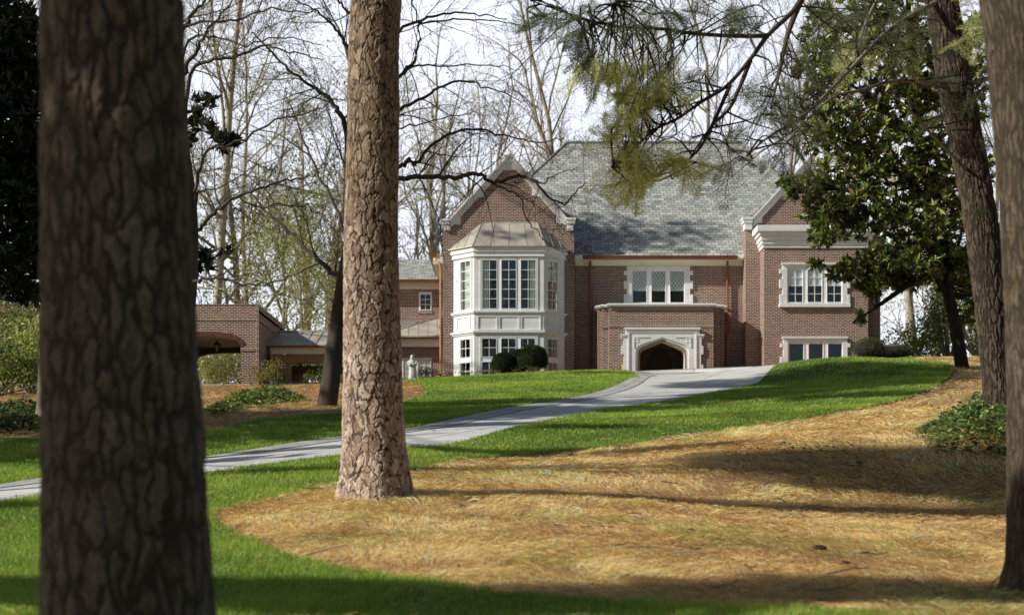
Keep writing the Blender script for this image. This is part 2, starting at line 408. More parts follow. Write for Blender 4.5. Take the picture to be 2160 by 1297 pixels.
def inpoly(pts, poly):
    x = pts[:,0]; y = pts[:,1]; poly = np.asarray(poly); r = np.zeros(len(pts), bool)
    j = len(poly)-1
    for i in range(len(poly)):
        xi, yi = poly[i]; xj, yj = poly[j]
        c = ((yi > y) != (yj > y)) & (x < (xj-xi)*(y-yi)/((yj-yi) if yj != yi else 1e-9)+xi)
        r ^= c; j = i
    return r
def sheet(name, poly, mat, off, step=.3, skirt=.12):
    poly = [tuple(map(float,p)) for p in poly]
    pa = np.array(poly); lo = pa.min(0); hi = pa.max(0)
    X, Y = np.meshgrid(np.arange(lo[0]+.07, hi[0], step), np.arange(lo[1]+.07, hi[1], step))
    g = np.c_[X.ravel(), Y.ravel()]; g = g[inpoly(g, pa)]
    n = len(poly)
    vin = [Vector(p) for p in poly]+[Vector(p) for p in g]
    r = delaunay_2d_cdt(vin, [(i,(i+1)%n) for i in range(n)], [], 1, 1e-4)
    V2 = np.array([(v.x,v.y) for v in r[0]]); Fc = [f for f in r[2]]
    c = V2[np.array(Fc)].mean(1); keep = inpoly(c, pa)
    Fc = np.array(Fc)[keep]
    # upward orientation
    a = V2[Fc]; cr = (a[:,1,0]-a[:,0,0])*(a[:,2,1]-a[:,0,1])-(a[:,1,1]-a[:,0,1])*(a[:,2,0]-a[:,0,0])
    Fc[cr < 0] = Fc[cr < 0][:, ::-1]
    Z = terr(V2[:,0], V2[:,1])+off
    V = np.c_[V2, Z]
    # skirt
    pz = terr(pa[:,0], pa[:,1]); b = len(V)
    V = np.r_[V, np.c_[pa, pz+off], np.c_[pa, pz+off-skirt]]
    i = np.arange(n); q = np.c_[b+i, b+n+i, b+n+(i+1)%n, b+(i+1)%n]
    o = np_mesh(name, V, [Fc, q], mat, smooth=False)
    for p in o.data.polygons: p.use_smooth = True
    setp(o, kind='structure'); return o
drive_poly = list(map(tuple, far_c))+list(map(tuple, court_l))+court_right+list(map(tuple, near_c[::-1]))
sheet('driveway', drive_poly, M['concrete'], .035, .35)
# paver band along both edges
def ribbon(name, c, w, off, mat):
    c = np.array(c); inner = toff(c, w)
    s = np.r_[0, np.cumsum(np.linalg.norm(np.diff(c,axis=0),axis=1))]
    n = len(c); k = 3; V = []; uvp = []
    for j in range(k+1):
        q = c+(inner-c)*j/k; V.append(np.c_[q, terr(q[:,0],q[:,1])+off]); uvp.append(np.c_[s, np.full(n, w*j/k)])
    V = np.concatenate(V); uvp = np.concatenate(uvp)
    f = np.array([(j*n+i, (j+1)*n+i, (j+1)*n+i+1, j*n+i+1) for j in range(k) for i in range(n-1)])
    if w > 0: f = f[:, ::-1]
    o = np_mesh(name, V, [f], mat, uv=uvp[f.ravel()]); setp(o, kind='structure'); return o
dense = lambda c: smooth_curve(c, 4)
ribbon('stone_edging', dense(far_c+court_l), -.62, .043, M['pavers'])

# lawns
mulch_edge_px = [(1050,1262),(950,1247),(800,1222),(640,1188),(530,1150),(470,1118),(452,1098),(470,1083),(560,1061),(720,1028),(870,999),(1080,967),(1330,941),(1500,917),(1640,895),(1800,868),(1900,846),(1970,820),(2003,797)]
me_ = [tuple(xy(*p)) for p in mulch_edge_px]
me_ = [tuple(xy(2500,1297,7.5)), tuple(xy(1500,1290,8.15)), tuple(xy(1250,1281,8.35))]+me_+[tuple(xy(2008,780,43)), tuple(xy(1990,773,46)), tuple(xy(1930,765,50)), tuple(xy(1930,760,58)), tuple(xy(1960,757,66))]
me_c = smooth_curve(me_, 6)
me_c = [p+np.array([.03*math.sin(i*2.3)+.02*math.sin(i*5.1), .05*math.sin(i*1.7)]) for i,p in enumerate(me_c)]
near_out = list(map(tuple, near_c))+[court_right[0], court_right[1], court_right[2]]
front_lawn = [(-11.,-8.),(12.,-8.),(12.,4.)]+list(map(tuple, me_c))+near_out[::-1]
sheet('front_lawn', front_lawn, M['lawn'], .022, .35)
left_mulch_px = [(842,801,64.3),(870,812,57),(897,832,44),(885,842,39),(800,860),(720,873),(640,880),(557,886),(430,914),(250,925),(100,928),(0,930),(-200,940)]
lm = smooth_curve([tuple(xy(*p)) for p in left_mulch_px]+[(-20.,24.),(-32.,20.)], 5)
left_lawn = list(map(tuple, far_c))+list(map(tuple, court_l))+list(map(tuple, lm))
sheet('side_lawn', left_lawn, M['lawn'], .022, .35)

# ---- scattered growth on the ground
def scatter(poly, n, ymin, ymax, expo, rs, margin=2.5):
    """points in a plan polygon, thinning with distance as ~Y^-expo"""
    out = []
    got = 0
    while got < n:
        u = rs.random(n*2)
        e = 1-expo
        Y = (ymin**e+u*(ymax**e-ymin**e))**(1/e) if abs(e) > 1e-3 else ymin*(ymax/ymin)**u
        X = (rs.random(n*2)*2-1)*(.345*Y+margin)
        # keep the density in X even at each distance
        k = rs.random(n*2) < (.345*Y+margin)/(.345*ymax+margin)
        q = np.c_[X,Y][k]; q = q[inpoly(q, poly)]
        out.append(q); got += len(q)
        if len(q) == 0: break
    return np.concatenate(out)[:n]
def vnoise(x, y, s, seed=0):
    """smooth value noise"""
    x = x*s+seed*17.3; y = y*s+seed*9.7
    xi = np.floor(x).astype(int); yi = np.floor(y).astype(int); fx = x-xi; fy = y-yi
    def h(a,b):
        v = np.sin(a*127.1+b*311.7+seed*3.3)*43758.5453; return v-np.floor(v)
    fx = fx*fx*(3-2*fx); fy = fy*fy*(3-2*fy)
    return (h(xi,yi)*(1-fx)+h(xi+1,yi)*fx)*(1-fy)+(h(xi,yi+1)*(1-fx)+h(xi+1,yi+1)*fx)*fy
def blades(name, pts, rs, hgt, wid, cols, base_off=.02, mat='grass', parent=None, bendmul=1.0):
    n = len(pts); z = terr(pts[:,0], pts[:,1])+base_off
    Y = pts[:,1]; lod = np.maximum(1, Y/10)
    w = wid*lod*(.7+.6*rs.random(n)); patch = vnoise(pts[:,0],pts[:,1],1.3,2)*.5+vnoise(pts[:,0],pts[:,1],.35,4)*.5
    h = hgt*(.55+.6*rs.random(n)+.5*(patch-.5))*(1+.15*np.log(lod))
    a = rs.random(n)*2*np.pi; lean = (.15+.55*rs.random(n))*h*bendmul
    la = rs.random(n)*2*np.pi
    dx = np.cos(a)*w/2; dy = np.sin(a)*w/2; lx = np.cos(la)*lean; ly = np.sin(la)*lean
    b = np.c_[pts, z-.01]
    v0 = b+np.c_[-dx,-dy,0*dx]; v1 = b+np.c_[dx,dy,0*dx]
    m = b+np.c_[lx*.35,ly*.35,h*.6]
    v2 = m+np.c_[dx*.75,dy*.75,0*dx]; v3 = m-np.c_[dx*.75,dy*.75,0*dx]
    v4 = b+np.c_[lx,ly,h]
    V = np.stack([v0,v1,v2,v3,v4],1).reshape(-1,3)
    i = np.arange(n)*5
    c0, c1, c2 = [np.array(c) for c in cols]
    t = np.clip(patch*1.2-.1+.35*(rs.random(n)-.5),0,1)[:,None]; y_ = (rs.random(n) < .05)[:,None]
    c = c0*(1-t)+c1*t; c = np.where(y_, c2, c)*(.75+.5*rs.random(n))[:,None]
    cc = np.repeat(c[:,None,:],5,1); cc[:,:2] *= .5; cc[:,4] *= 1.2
    cc = np.concatenate([cc, np.ones((n,5,1))],2).reshape(-1,4)
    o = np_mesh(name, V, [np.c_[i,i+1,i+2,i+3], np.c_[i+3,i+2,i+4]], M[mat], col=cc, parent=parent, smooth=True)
    return o
rs = np.random.default_rng(11)
GC = ((.12,.27,.03),(.50,.63,.10),(.62,.58,.25))
fl = np.array(front_lawn); ll = np.array(left_lawn)
g1 = scatter(fl, 330000, 7.2, 30, 1.9, rs); g2 = scatter(fl, 90000, 26, 64, 1.3, rs, 4)
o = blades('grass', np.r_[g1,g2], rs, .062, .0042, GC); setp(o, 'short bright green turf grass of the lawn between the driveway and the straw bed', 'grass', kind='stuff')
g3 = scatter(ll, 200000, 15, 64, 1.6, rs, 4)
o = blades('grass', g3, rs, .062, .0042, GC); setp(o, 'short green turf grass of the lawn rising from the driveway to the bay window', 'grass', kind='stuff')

# pine straw: mulch island on the right and the bed on the left
isl = [(14.,-2.)]+[tuple(p) for p in me_c]+[(22.,64.),(30.,40.),(30.,10.)]
lbed = [tuple(p) for p in lm[:]]+[(-34.,62.),(-6.,66.)]
def needles(name, pts, rs, L=.11, w0=.0016, lift=.05, gain=1.32):
    n = len(pts); Y = pts[:,1]; lod = np.maximum(1, Y/9)
    big = vnoise(pts[:,0],pts[:,1],1.1,5); mid = vnoise(pts[:,0],pts[:,1],3.5,6); fi = vnoise(pts[:,0],pts[:,1],9,8)
    z = terr(pts[:,0],pts[:,1])
    clump = (big*.45+mid*.35+fi*.2)
    flow = vnoise(pts[:,0],pts[:,1],.9,9)*6.3+vnoise(pts[:,0],pts[:,1],2.2,12)*3
    a = flow+rs.normal(0,.75,n)
    ln = L*(.6+.7*rs.random(n))*(1+.12*(lod-1)); w = w0*lod*(.7+.6*rs.random(n))
    hz = lift*1.6*np.maximum(clump-.25,0)+lift*.5*rs.random(n)+.004
    tilt = np.abs(rs.normal(0,.16,n))+.02
    d = np.c_[np.cos(a), np.sin(a)]
    p0 = np.c_[pts, z+hz*.4]; arch = .018*rs.random(n)
    p2 = np.c_[pts+d*ln[:,None], 0*z]; p2[:,2] = terr(p2[:,0],p2[:,1])+hz+np.sin(tilt)*ln*.5
    p1 = (p0+p2)/2; p1[:,2] += arch+.006; p1[:,:2] += np.c_[-d[:,1],d[:,0]]*(rs.normal(0,.012,n))[:,None]
    # strips that face up and partly sideways
    s = np.c_[-d[:,1], d[:,0], rs.normal(0,.7,n)]; s /= np.linalg.norm(s,axis=1)[:,None]; s *= w[:,None]/2
    V = np.stack([p0-s,p0+s,p1-s,p1+s,p2-s*.5,p2+s*.5],1).reshape(-1,3); i = np.arange(n)*6
    pal = np.array([(.84,.57,.22),(.74,.43,.13),(.90,.72,.42),(.45,.25,.10),(.22,.12,.05),(.80,.66,.42)])
    pr = np.array([.30,.26,.16,.16,.07,.05])
    k = rs.choice(6, n, p=pr); c = pal[k]*(.75+.45*rs.random(n))[:,None]*(.42+1.15*clump)[:,None]*gain; tint = vnoise(pts[:,0],pts[:,1],.55,21)[:,None]; c = c*(1-.35*np.clip(tint*2-1.1,0,1)*np.array([[.7,.9,1.]])); gr = (vnoise(pts[:,0],pts[:,1],.8,33) > .72)[:,None]*(rs.random(n) < .3)[:,None]; c = np.where(gr, np.array([[.42,.50,.12]]), c); c = np.minimum(c,.95)
    c = np.concatenate([np.repeat(c[:,None],6,1), np.ones((n,6,1))],2).reshape(-1,4)
    return np_mesh(name, V, [np.c_[i,i+1,i+3,i+2], np.c_[i+2,i+3,i+5,i+4]], M['straw'], col=c)
s1 = scatter(np.array(isl), 300000, 7.2, 26, 1.7, rs, 3); s2 = scatter(np.array(isl), 30000, 24, 62, 1.2, rs, 4)
setp(needles('pine_straw', np.r_[s1,s2], rs), 'golden brown pine needle mulch of the large bed around the tall pine', 'pine straw', kind='stuff')
s3 = scatter(np.array(lbed), 60000, 22, 62, 1.3, rs, 4)
setp(needles('pine_straw', s3, rs, gain=.85), 'brown pine needle mulch of the bed in front of the brick carport', 'pine straw', kind='stuff')
# ------------------------------------------------------------------ the house
Ym, Yg, Yx, Yp, Yb = 65.5, 64.7, 63.7, 63.6, 63.8
house = empty('brick_mansion', (0, 66, 7.4), 'two storey red brick mansion with grey slate roof and white stone bay', 'house')
def sub(parent):  # sub-part origin offset helper
    return parent
def flat_wall(outline, holes, mb, Y, t=.3):
    """wall in the XZ plane at depth Y with rectangular holes, holes get reveals"""
    pts = [Vector(p) for p in outline]; edges = [(i,(i+1)%len(outline)) for i in range(len(outline))]
    for (a,b,c,d) in holes:
        k = len(pts); pts += [Vector(q) for q in ((a,c),(b,c),(b,d),(a,d))]; edges += [(k,k+1),(k+1,k+2),(k+2,k+3),(k+3,k)]
    r = delaunay_2d_cdt(pts, edges, [], 0, 1e-5)
    V = r[0]; F_ = []
    for f in r[2]:
        cx = sum(V[i].x for i in f)/3; cz = sum(V[i].y for i in f)/3
        if not inpoly(np.array([[cx,cz]]), outline)[0]: continue
        if any(a < cx < b and c < cz < d for a,b,c,d in holes): continue
        A = (V[f[1]]-V[f[0]]); B = (V[f[2]]-V[f[0]])
        F_.append(tuple(f) if A.x*B.y-A.y*B.x > 0 else tuple(f[::-1]))
    mb.addl([Vector((v.x, Y, v.y)) for v in V], F_)
    for (a,b,c,d) in holes:
        q = [(a,c),(b,c),(b,d),(a,d)]
        for i in range(4):
            (x0,z0),(x1,z1) = q[i], q[(i+1)%4]
            mb.addl([(x0,Y,z0),(x1,Y,z1),(x1,Y+t,z1),(x0,Y+t,z0)], [(0,1,2,3)])
def hole(x0,x1,y0,y1,Y): return (WX(x0,Y), WX(x1,Y), WZ(y1,Y), WZ(y0,Y))
BZ = 6.2
def window(parent, O, U, N, u0, u1, z0, z1, lights, cols, rows, blind=0, transoms=None, lattice=False, curtain=None, frame_w=.06, name='window', label=None, matf=None):
    """casement window: frame part with glazing bars, glass, blinds and curtains as sub-parts. lights: list of (ua, ub, za, zb)"""
    O = tuple(np.array(O)+np.array(Vector(N).normalized())*.04)
    fm = MB(O,U,N)
    # outer frame and mullions: the rectangle minus the lights
    us = sorted(set([u0,u1]+[q for l in lights for q in l[:2]])); zs = sorted(set([z0,z1]+[q for l in lights for q in l[2:]]))
    for i in range(len(us)-1):
        j = 0
        while j < len(zs)-1:
            uc = (us[i]+us[i+1])/2
            def solid(j): 
                zc = (zs[j]+zs[j+1])/2; return not any(a < uc < b and c < zc < d for a,b,c,d in lights)
            if solid(j):
                k = j
                while k+1 < len(zs)-1 and solid(k+1): k += 1
                fm.lbox(us[i], us[i+1], -.10, -.03, zs[j], zs[k+1]); j = k+1
            else: j += 1
    # raised sash edge round each light
    e = .028
    for a,b,c,d in lights:
        fm.lbox(a-e,a,-.03,-.012,c-e,d+e); fm.lbox(b,b+e,-.03,-.012,c-e,d+e); fm.lbox(a,b,-.03,-.012,c-e,c); fm.lbox(a,b,-.03,-.012,d,d+e)
    w = fm.build(name, matf or M['white'], parent)
    if label: w['label'] = label
    gb = MB(O,U,N); g = MB(O,U,N); bl = MB(O,U,N); ct = MB(O,U,N); dk = MB(O,U,N)
    for li,(a,b,c,d) in enumerate(lights):
        g.addl([g.T(a,-.062,c),g.T(b,-.062,c),g.T(b,-.062,d),g.T(a,-.062,d)],[(0,1,2,3)])
        t = .012
        if lattice:
            nx_, nz_ = 4, 6.5; su = (b-a)/nx_; sz = (d-c)/nz_
            k = -12
            while k < 24:
                for sgn in (1,-1):
                    # line u = a + su*(k) + sgn*(z-c)*su/sz, clipped to the light
                    pts = []
                    for zz in np.linspace(c, d, 80):
                        uu = a+su*k*1.0+sgn*(zz-c)*su/sz
                        if a <= uu <= b: pts.append((uu,zz))
                    if len(pts) > 3:
                        (ua,za),(ub,zb) = pts[0], pts[-1]
                        gb.cyl(gb.T(ua,-.055,za), gb.T(ub,-.055,zb), .008, k=4)
                k += 1
        else:
            for i in range(1,cols): u = a+(b-a)*i/cols; gb.lbox(u-t,u+t,-.058,-.035,c,d)
            r_ = rows[li] if isinstance(rows,(list,tuple)) else rows
            for i in range(1,r_): z = c+(d-c)*i/r_; gb.lbox(a,b,-.0575,-.036,z-t,z+t)
        if blind:
            bl.lbox(a-.0,b+.0,-.085,-.078,d-(d-c)*blind,d+.02)
        if curtain and curtain[li]:
            for (fa,fb) in curtain[li]:
                n = max(2,int((fb-fa)*(b-a)/.05))
                for i in range(n):
                    x0 = a+(b-a)*(fa+(fb-fa)*i/n); x1 = a+(b-a)*(fa+(fb-fa)*(i+1)/n)
                    ct.addl([ct.T(x0,-.22-.03*(i%2),c),ct.T(x1,-.22-.03*((i+1)%2),c),ct.T(x1,-.22-.03*((i+1)%2),d),ct.T(x0,-.22-.03*(i%2),d)],[(0,1,2,3)])
    def kid(mb, nm, mat):
        if mb.v:
            me = mb.build(nm, mat, None); me.parent = w
            me.matrix_parent_inverse = Matrix.Identity(4)
            for v in me.data.vertices: v.co -= Vector(house.location)
            return me
    kid(gb,'glazing_bars',M['iron'] if lattice else M['white']); kid(g,'glass',M['glass']); kid(bl,'blind',M['blind']); kid(ct,'curtain',M['curtain'])
    dk.lbox(u0,u1,-.75,-.70,z0,z1); kid(dk,'painted_room_dark',M['dark'])  # added near-black panel paints in the unlit room behind the glass
    return w
def lights_px(Y, rects): return [(WX(a,Y),WX(b,Y),WZ(d,Y),WZ(c,Y)) for a,b,c,d in rects]

# --- brick walls
w = MB()
# left gable front (opening behind the bay)
flat_wall([(WX(934,Yg),BZ),(WX(1211,Yg),BZ),(WX(1211,Yg),WZ(468,Yg)),(WX(1076,Yg),WZ(328,Yg)),(WX(934,Yg),WZ(468,Yg))], [hole(972,1172,548,790,Yg)], w, Yg)
xL0, xL1 = WX(934,Yg), WX(1211,Yg); xR0, xR1 = 10.01, WX(1857,Yg)
w.addl([(xL0,Yg,BZ),(xL0,Yg,12.6),(xL0,79,12.6),(xL0,79,BZ)],[(0,1,2,3)])
w.addl([(xL1,Yg,BZ),(xL1,Ym+.01,BZ),(xL1,Ym+.01,WZ(470,Yg)),(xL1,Yg,WZ(470,Yg))],[(0,1,2,3)])
w.addl([(xR0,Ym+.01,BZ),(xR0,Yg,BZ),(xR0,Yg,WZ(470,Yg)),(xR0,Ym+.01,WZ(470,Yg))],[(0,1,2,3)])
w.addl([(xR1,Yg,BZ),(xR1,79,BZ),(xR1,79,12.6),(xR1,Yg,12.6)],[(0,1,2,3)])
w.addl([(xL0,79,BZ),(xL0,79,12.6),(xR1,79,12.6),(xR1,79,BZ)],[(0,1,2,3)])
w.build('wall', M['brick'], house)['label'] = 'brick front of the left gable with the main side and rear walls'
w = MB()
flat_wall([(WX(1211,Yg)+.0,BZ),(10.01,BZ),(10.01,12.7),(WX(1211,Yg),12.7)], [hole(1333,1444,570,640,Ym), hole(1350,1446,722,795,Ym)], w, Ym)
w.build('wall', M['brick'], house)['label'] = 'recessed brick wall between the two gables'
w = MB()
flat_wall([(xR0,BZ),(xR1,BZ),(xR1,WZ(468,Yg)),(WX(1714,Yg),WZ(328,Yg)),(xR0,WZ(468,Yg))], [], w, Yg)
w.build('wall', M['brick'], house)['label'] = 'brick front of the right gable'
# projecting box on the right gable
bx0, bx1 = WX(1611.6,Yx), WX(1831,Yx); bzt = WZ(480,Yx)
w = MB()
flat_wall([(bx0,BZ),(bx1,BZ),(bx1,bzt),(bx0,bzt)], [hole(1661,1776,562,639,Yx), hole(1662,1777,722,800,Yx)], w, Yx)
w.addl([(bx0,Yg,BZ),(bx0,Yx,BZ),(bx0,Yx,bzt),(bx0,Yg,bzt)],[(0,1,2,3)])
w.addl([(bx1,Yx,BZ),(bx1,Yg,BZ),(bx1,Yg,bzt),(bx1,Yx,bzt)],[(0,1,2,3)])
w.build('wall', M['brick'], house)['label'] = 'projecting flat fronted brick block on the right gable'
w = MB(); w.addl([(bx0-.1,Yx-.1,bzt+.02),(bx1+.1,Yx-.1,bzt+.02),(bx1+.1,Yg,bzt+.1),(bx0-.1,Yg,bzt+.1)],[(0,1,2,3)]); w.build('flat_roof', M['lead'], house)
# stone cornice of the box
c = MB()
for (ya,yb,pr) in ((478,491,.34),(491,498,.24),(498,508,.16),(508,516,.11),(516,523.5,.06)):
    z1, z0 = WZ(ya,Yx), WZ(yb,Yx)
    c.wbox(bx0-pr, bx1+pr, Yx-pr, Yg-.002, z0+.002, z1)
c.build('cornice', M['stone'], house, bevel=.012)

# --- gable copings
def coping(apx, left, right, kl, kr, Y):
    m = MB(); ax, ay = apx
    Yf, Yk = Y-.09, Y+.38
    (lx,ly),(rx,ry) = left, right
    for (ex,ey) in (left,right):
        m.pprism([(ax,ay),(ex,ey),(ex,ey+17),(ax,ay+17)], Yf, Yk)
        # raised roll along the top edge
        s = 1 if ex > ax else -1
        m.pprism([(ax,ay-2),(ex+s*2,ey-1),(ex+s*2,ey+4),(ax,ay+4)], Yf-.05, Yk+.05)
        # moulding step under the cap
        m.pprism([(ax,ay+16),(ex-s*2,ey+13),(ex-s*2,ey+17),(ax,ay+20)], Yf+.045, Yk-.05)
    m.pprism([(ax-21,ay+35),(ax+21,ay+35),(ax,ay+12)], Yf+.05, Yk-.06)
    def atx(x):  # coping top line
        e = left if x < ax else right
        return ay+(e[1]-ay)*(x-ax)/(e[0]-ax)
    # stepped blocks under the coping
    for x0,x1,y1 in kl['steps']+kr['steps']:
        a, b = atx(x0)+15, atx(x1)+15
        m.pprism([(x0,y1),(x1,y1),(x1,max(min(b,y1-1),0)),(x0,max(min(a,y1-1),0))], Yf+.06, Yk-.07)
    for x0,x1,y0,y1,pr in kl['blocks']+kr['blocks']:
        m.pbox(x0,x1,y0,y1,Yf-pr,Yk+.02)
    o = m.build('gable_coping', M['stone'], house, bevel=.012)
    return o
coping((1076,324),(950,462),(1194,459),
  dict(steps=[(1006,1022,416),(956,972,473)], blocks=[(930,951,461,466,.07),(932,949,466,473,.04),(937,950,473,486,.0)]),
  dict(steps=[(1123,1139,415),(1174,1190,472)], blocks=[(1193,1215,459,464,.07),(1195,1213,464,472,.04),(1196,1209,472,486,.0)]), Yg)['label'] = 'stone coping of the left gable'
coping((1714,324),(1590,459),(1838,459),
  dict(steps=[(1646,1661,415),(1593,1608,470)], blocks=[(1566,1589,458,463,.07),(1568,1588,463,470,.04),(1571,1587,470,484,.0)]),
  dict(steps=[(1770,1786,415),(1821,1836,472)], blocks=[(1839,1863,458,463,.07),(1840,1860,463,470,.04),(1841,1856,470,484,.0)]), Yg)['label'] = 'stone coping of the right gable'

# --- slate roofs
ZE = 12.63; ZR = WZ(302,72)
cL = (-2.96,65.1,ZE); cR = (15.45,65.1,ZE); rL = (2.6,72,ZR); rR = (10.96,72,ZR); bL = (-2.96,79.0,ZE); bR = (15.45,79.0,ZE)
r = MB()
r.slab([cL,cR,rR,rL],.06); r.slab([cL,rL,bL],.06); r.slab([cR,bR,rR],.06); r.slab([bL,rL,rR,bR],.06)
ml = (ZR-ZE)/(72-65.1)
for gx_, xl, xr in ((WX(1076,Yg), WX(928,Yg), WX(1214,Yg)), (WX(1714,Yg), WX(1572,Yg), WX(1860,Yg))):
    zr = WZ(340,Yg); Yj = 65.1+(zr-ZE)/ml
    r.slab([(xl,Yg+.3,ZE),(gx_,Yg+.3,zr),(gx_,Yj,zr),(xl,65.1,ZE)],.05)
    r.slab([(xr,Yg+.3,ZE),(xr,65.1,ZE),(gx_,Yj,zr),(gx_,Yg+.3,zr)],.05)
roof = r.build('roof', M['slate'], house)
rc = MB()
rc.cyl(tuple(np.array(rL)+[0,0,.03]), tuple(np.array(rR)+[0,0,.03]), .07, k=6)
for a,b in ((cL,rL),(cR,rR)): rc.cyl(tuple(np.array(a)+[0,0,.01]), tuple(np.array(b)+[0,0,.01]), .055, k=6)
rc.build('ridge_cap', M['slate'], house)
# frieze, gutter and downspouts on the recessed wall
f = MB(); f.pbox(1213,1567,546.5,560,Ym-.05,Ym-.002); f.wbox(xL1+.003,10.005,65.12,Ym-.052,ZE-.16,ZE-.12); f.build('frieze', M['cream'], house)
for a_ in ((1213,1229,538,545.5),(1556,1569,537,545)): f = MB(); f.pbox(*a_,65.0,65.4); f.build('eave_return', M['white'], house)
def gutter(x0, x1, y0, y1, Y, mat='gutter', name='gutter'):
    g = MB(); g.pbox(x0,x1,y0,y1,Y-.02,Y+.12); g.pbox(x0-.6,x1+.6,y0-1.3,y0+1,Y-.045,Y+.02); g.build(name, M[mat], house, bevel=.02)
gutter(1229,1556,540,546.5,65.0)
def pipe(x, y0, y1, Y, mat, r=.045, straps=3, elbow=None, parent=None, lab=None):
    g = MB(); p0 = P(x,y0,Y); p1 = np.array([p0[0],Y,max(P(x,y1,Y)[2],6.3)])
    g.cyl(tuple(p0), tuple(p1), r, k=10)
    for i in range(straps):
        z = p0[2]+(p1[2]-p0[2])*(i+.7)/(straps+.2); g.wbox(p0[0]-r*1.5,p0[0]+r*1.5,Y-r*1.15,Y+r*2,z-.02,z+.02)
    if elbow: 
        for a,b in zip(elbow[:-1],elbow[1:]): g.cyl(tuple(P(*a)),tuple(P(*b)),r,k=10)
    o = g.build('downspout', M[mat], parent or house, smooth=False)
    if lab: o['label'] = lab
pipe(1245,546,800,Ym-.10,'gutter', lab='brown copper downspout beside the left gable')
pipe(1534.5,546,682,Ym-.10,'gutter',straps=2, lab='brown copper downspout beside the right gable')
pipe(1531,704,800,Ym-.10,'gutter',straps=1, lab='lower downspout beneath the leader head')
g = MB(); g.pbox(1524,1541,680,696,Ym-.28,Ym-.01); g.pprism([(1526,696),(1539,696),(1535,706),(1530,706)],Ym-.24,Ym-.04); g.pbox(1522,1543,678,682,Ym-.31,Ym-.01); g.build('leader_head', M['gutter'], house)
pipe(1832.5,524,760,Yg-.11,'gutter', lab='brown copper downspout on the right gable')
pipe(929.5,566,800,Yg+.05,'litcopper',r=.05,elbow=[(929.5,567,Yg+.05),(928,556,Yg+.05),(918,549,65.2),(915,540,65.3)], lab='copper downspout at the left corner, tinted golden as if sunlit')
f = MB(); f.wbox(xL0-.45,xL0-.003,Yg+.5,79,WZ(553,Yg),WZ(531,Yg)); f.build('frieze', M['cream'], house)
f = MB(); f.wbox(xL0-.62,xL0-.30,Yg+.45,79,WZ(536,Yg),WZ(528,Yg)); f.build('gutter', M['gutter'], house)

# --- stone window surrounds with quoins
def surround(name, x0, x1, y0, y1, fx0, fx1, fy0, fy1, Y, quoins, qout=6, sill=None, hood=True, label=None):
    m = MB(); a = Y-.06
    m.pbox(x0,fx0,y0,y1,a,Y+.12); m.pbox(fx1,x1,y0,y1,a,Y+.12); m.pbox(fx0,fx1,y0,fy0,a,Y+.12)
    if hood:
        m.pbox(x0-1.5,x1+1.5,y0-1.2,y0+2.2,a-.07,Y+.1)
    for qa,qb in quoins:
        m.pbox(x0-qout,x0,qa,qb,a-.004,Y+.1); m.pbox(x1,x1+qout,qa,qb,a-.004,Y+.1)
    if sill: m.pbox(x0-qout-1,x1+qout+1,sill[0],sill[1],a-.07,Y+.12)
    o = m.build(name, M['stone'], house, bevel=.01)
    if label: o['label'] = label
    return o
surround('window_surround',1322,1456,560.5,641,1333,1444,571,639,Ym,[(571,580),(592,609),(621,641)],6,hood=False,label='stone surround of the lattice window')
window(house,(0,Ym,0),(1,0,0),(0,-1,0),WX(1333,Ym),WX(1444,Ym),WZ(640,Ym),WZ(569.5,Ym),
  lights_px(Ym,[(1334.7,1363.9,571.8,638),(1374.3,1403.4,571.8,638),(1413.7,1443,571.8,638)]),1,1,blind=.63,lattice=True,label='triple lattice window with blinds half lowered')
surround('window_surround',1650.5,1787.5,555.5,640,1661,1776.5,564,639,Yx,[(568,577),(589,608),(621,641)],6,sill=(640.5,647.5),label='stone surround with sill on the upper right window')
window(house,(0,Yx,0),(1,0,0),(0,-1,0),WX(1661,Yx),WX(1776.5,Yx),WZ(640.5,Yx),WZ(563,Yx),
  lights_px(Yx,[(1662.5,1693,568,637.5),(1703.5,1733.5,568,637),(1744.5,1775,568,637)]),2,4,blind=.5,label='upper right triple window with eight panes each and pale blinds')
surround('window_surround',1652,1788,711.5,800,1662.5,1777,721.5,800,Yx,[(724,732.5),(752,772),(790,800)],6,label='stone surround of the lower right window')
window(house,(0,Yx,0),(1,0,0),(0,-1,0),WX(1662.5,Yx),WX(1777,Yx),WZ(802,Yx),WZ(721,Yx),
  lights_px(Yx,[(1664.5,1695,725,763),(1705.5,1736,725,763),(1746.5,1776.5,725,763),(1664.5,1695,774,800),(1705.5,1736,774,800),(1746.5,1776.5,774,800)]),1,1,label='lower right triple window with plain dark panes')

# --- porch
Yp1, Yp2 = Yp+.36, Yp+.63
po = MB()
pz = WZ(646,Yp)
ax0,ax1 = WX(1349.5,Yp),WX(1444.5,Yp)
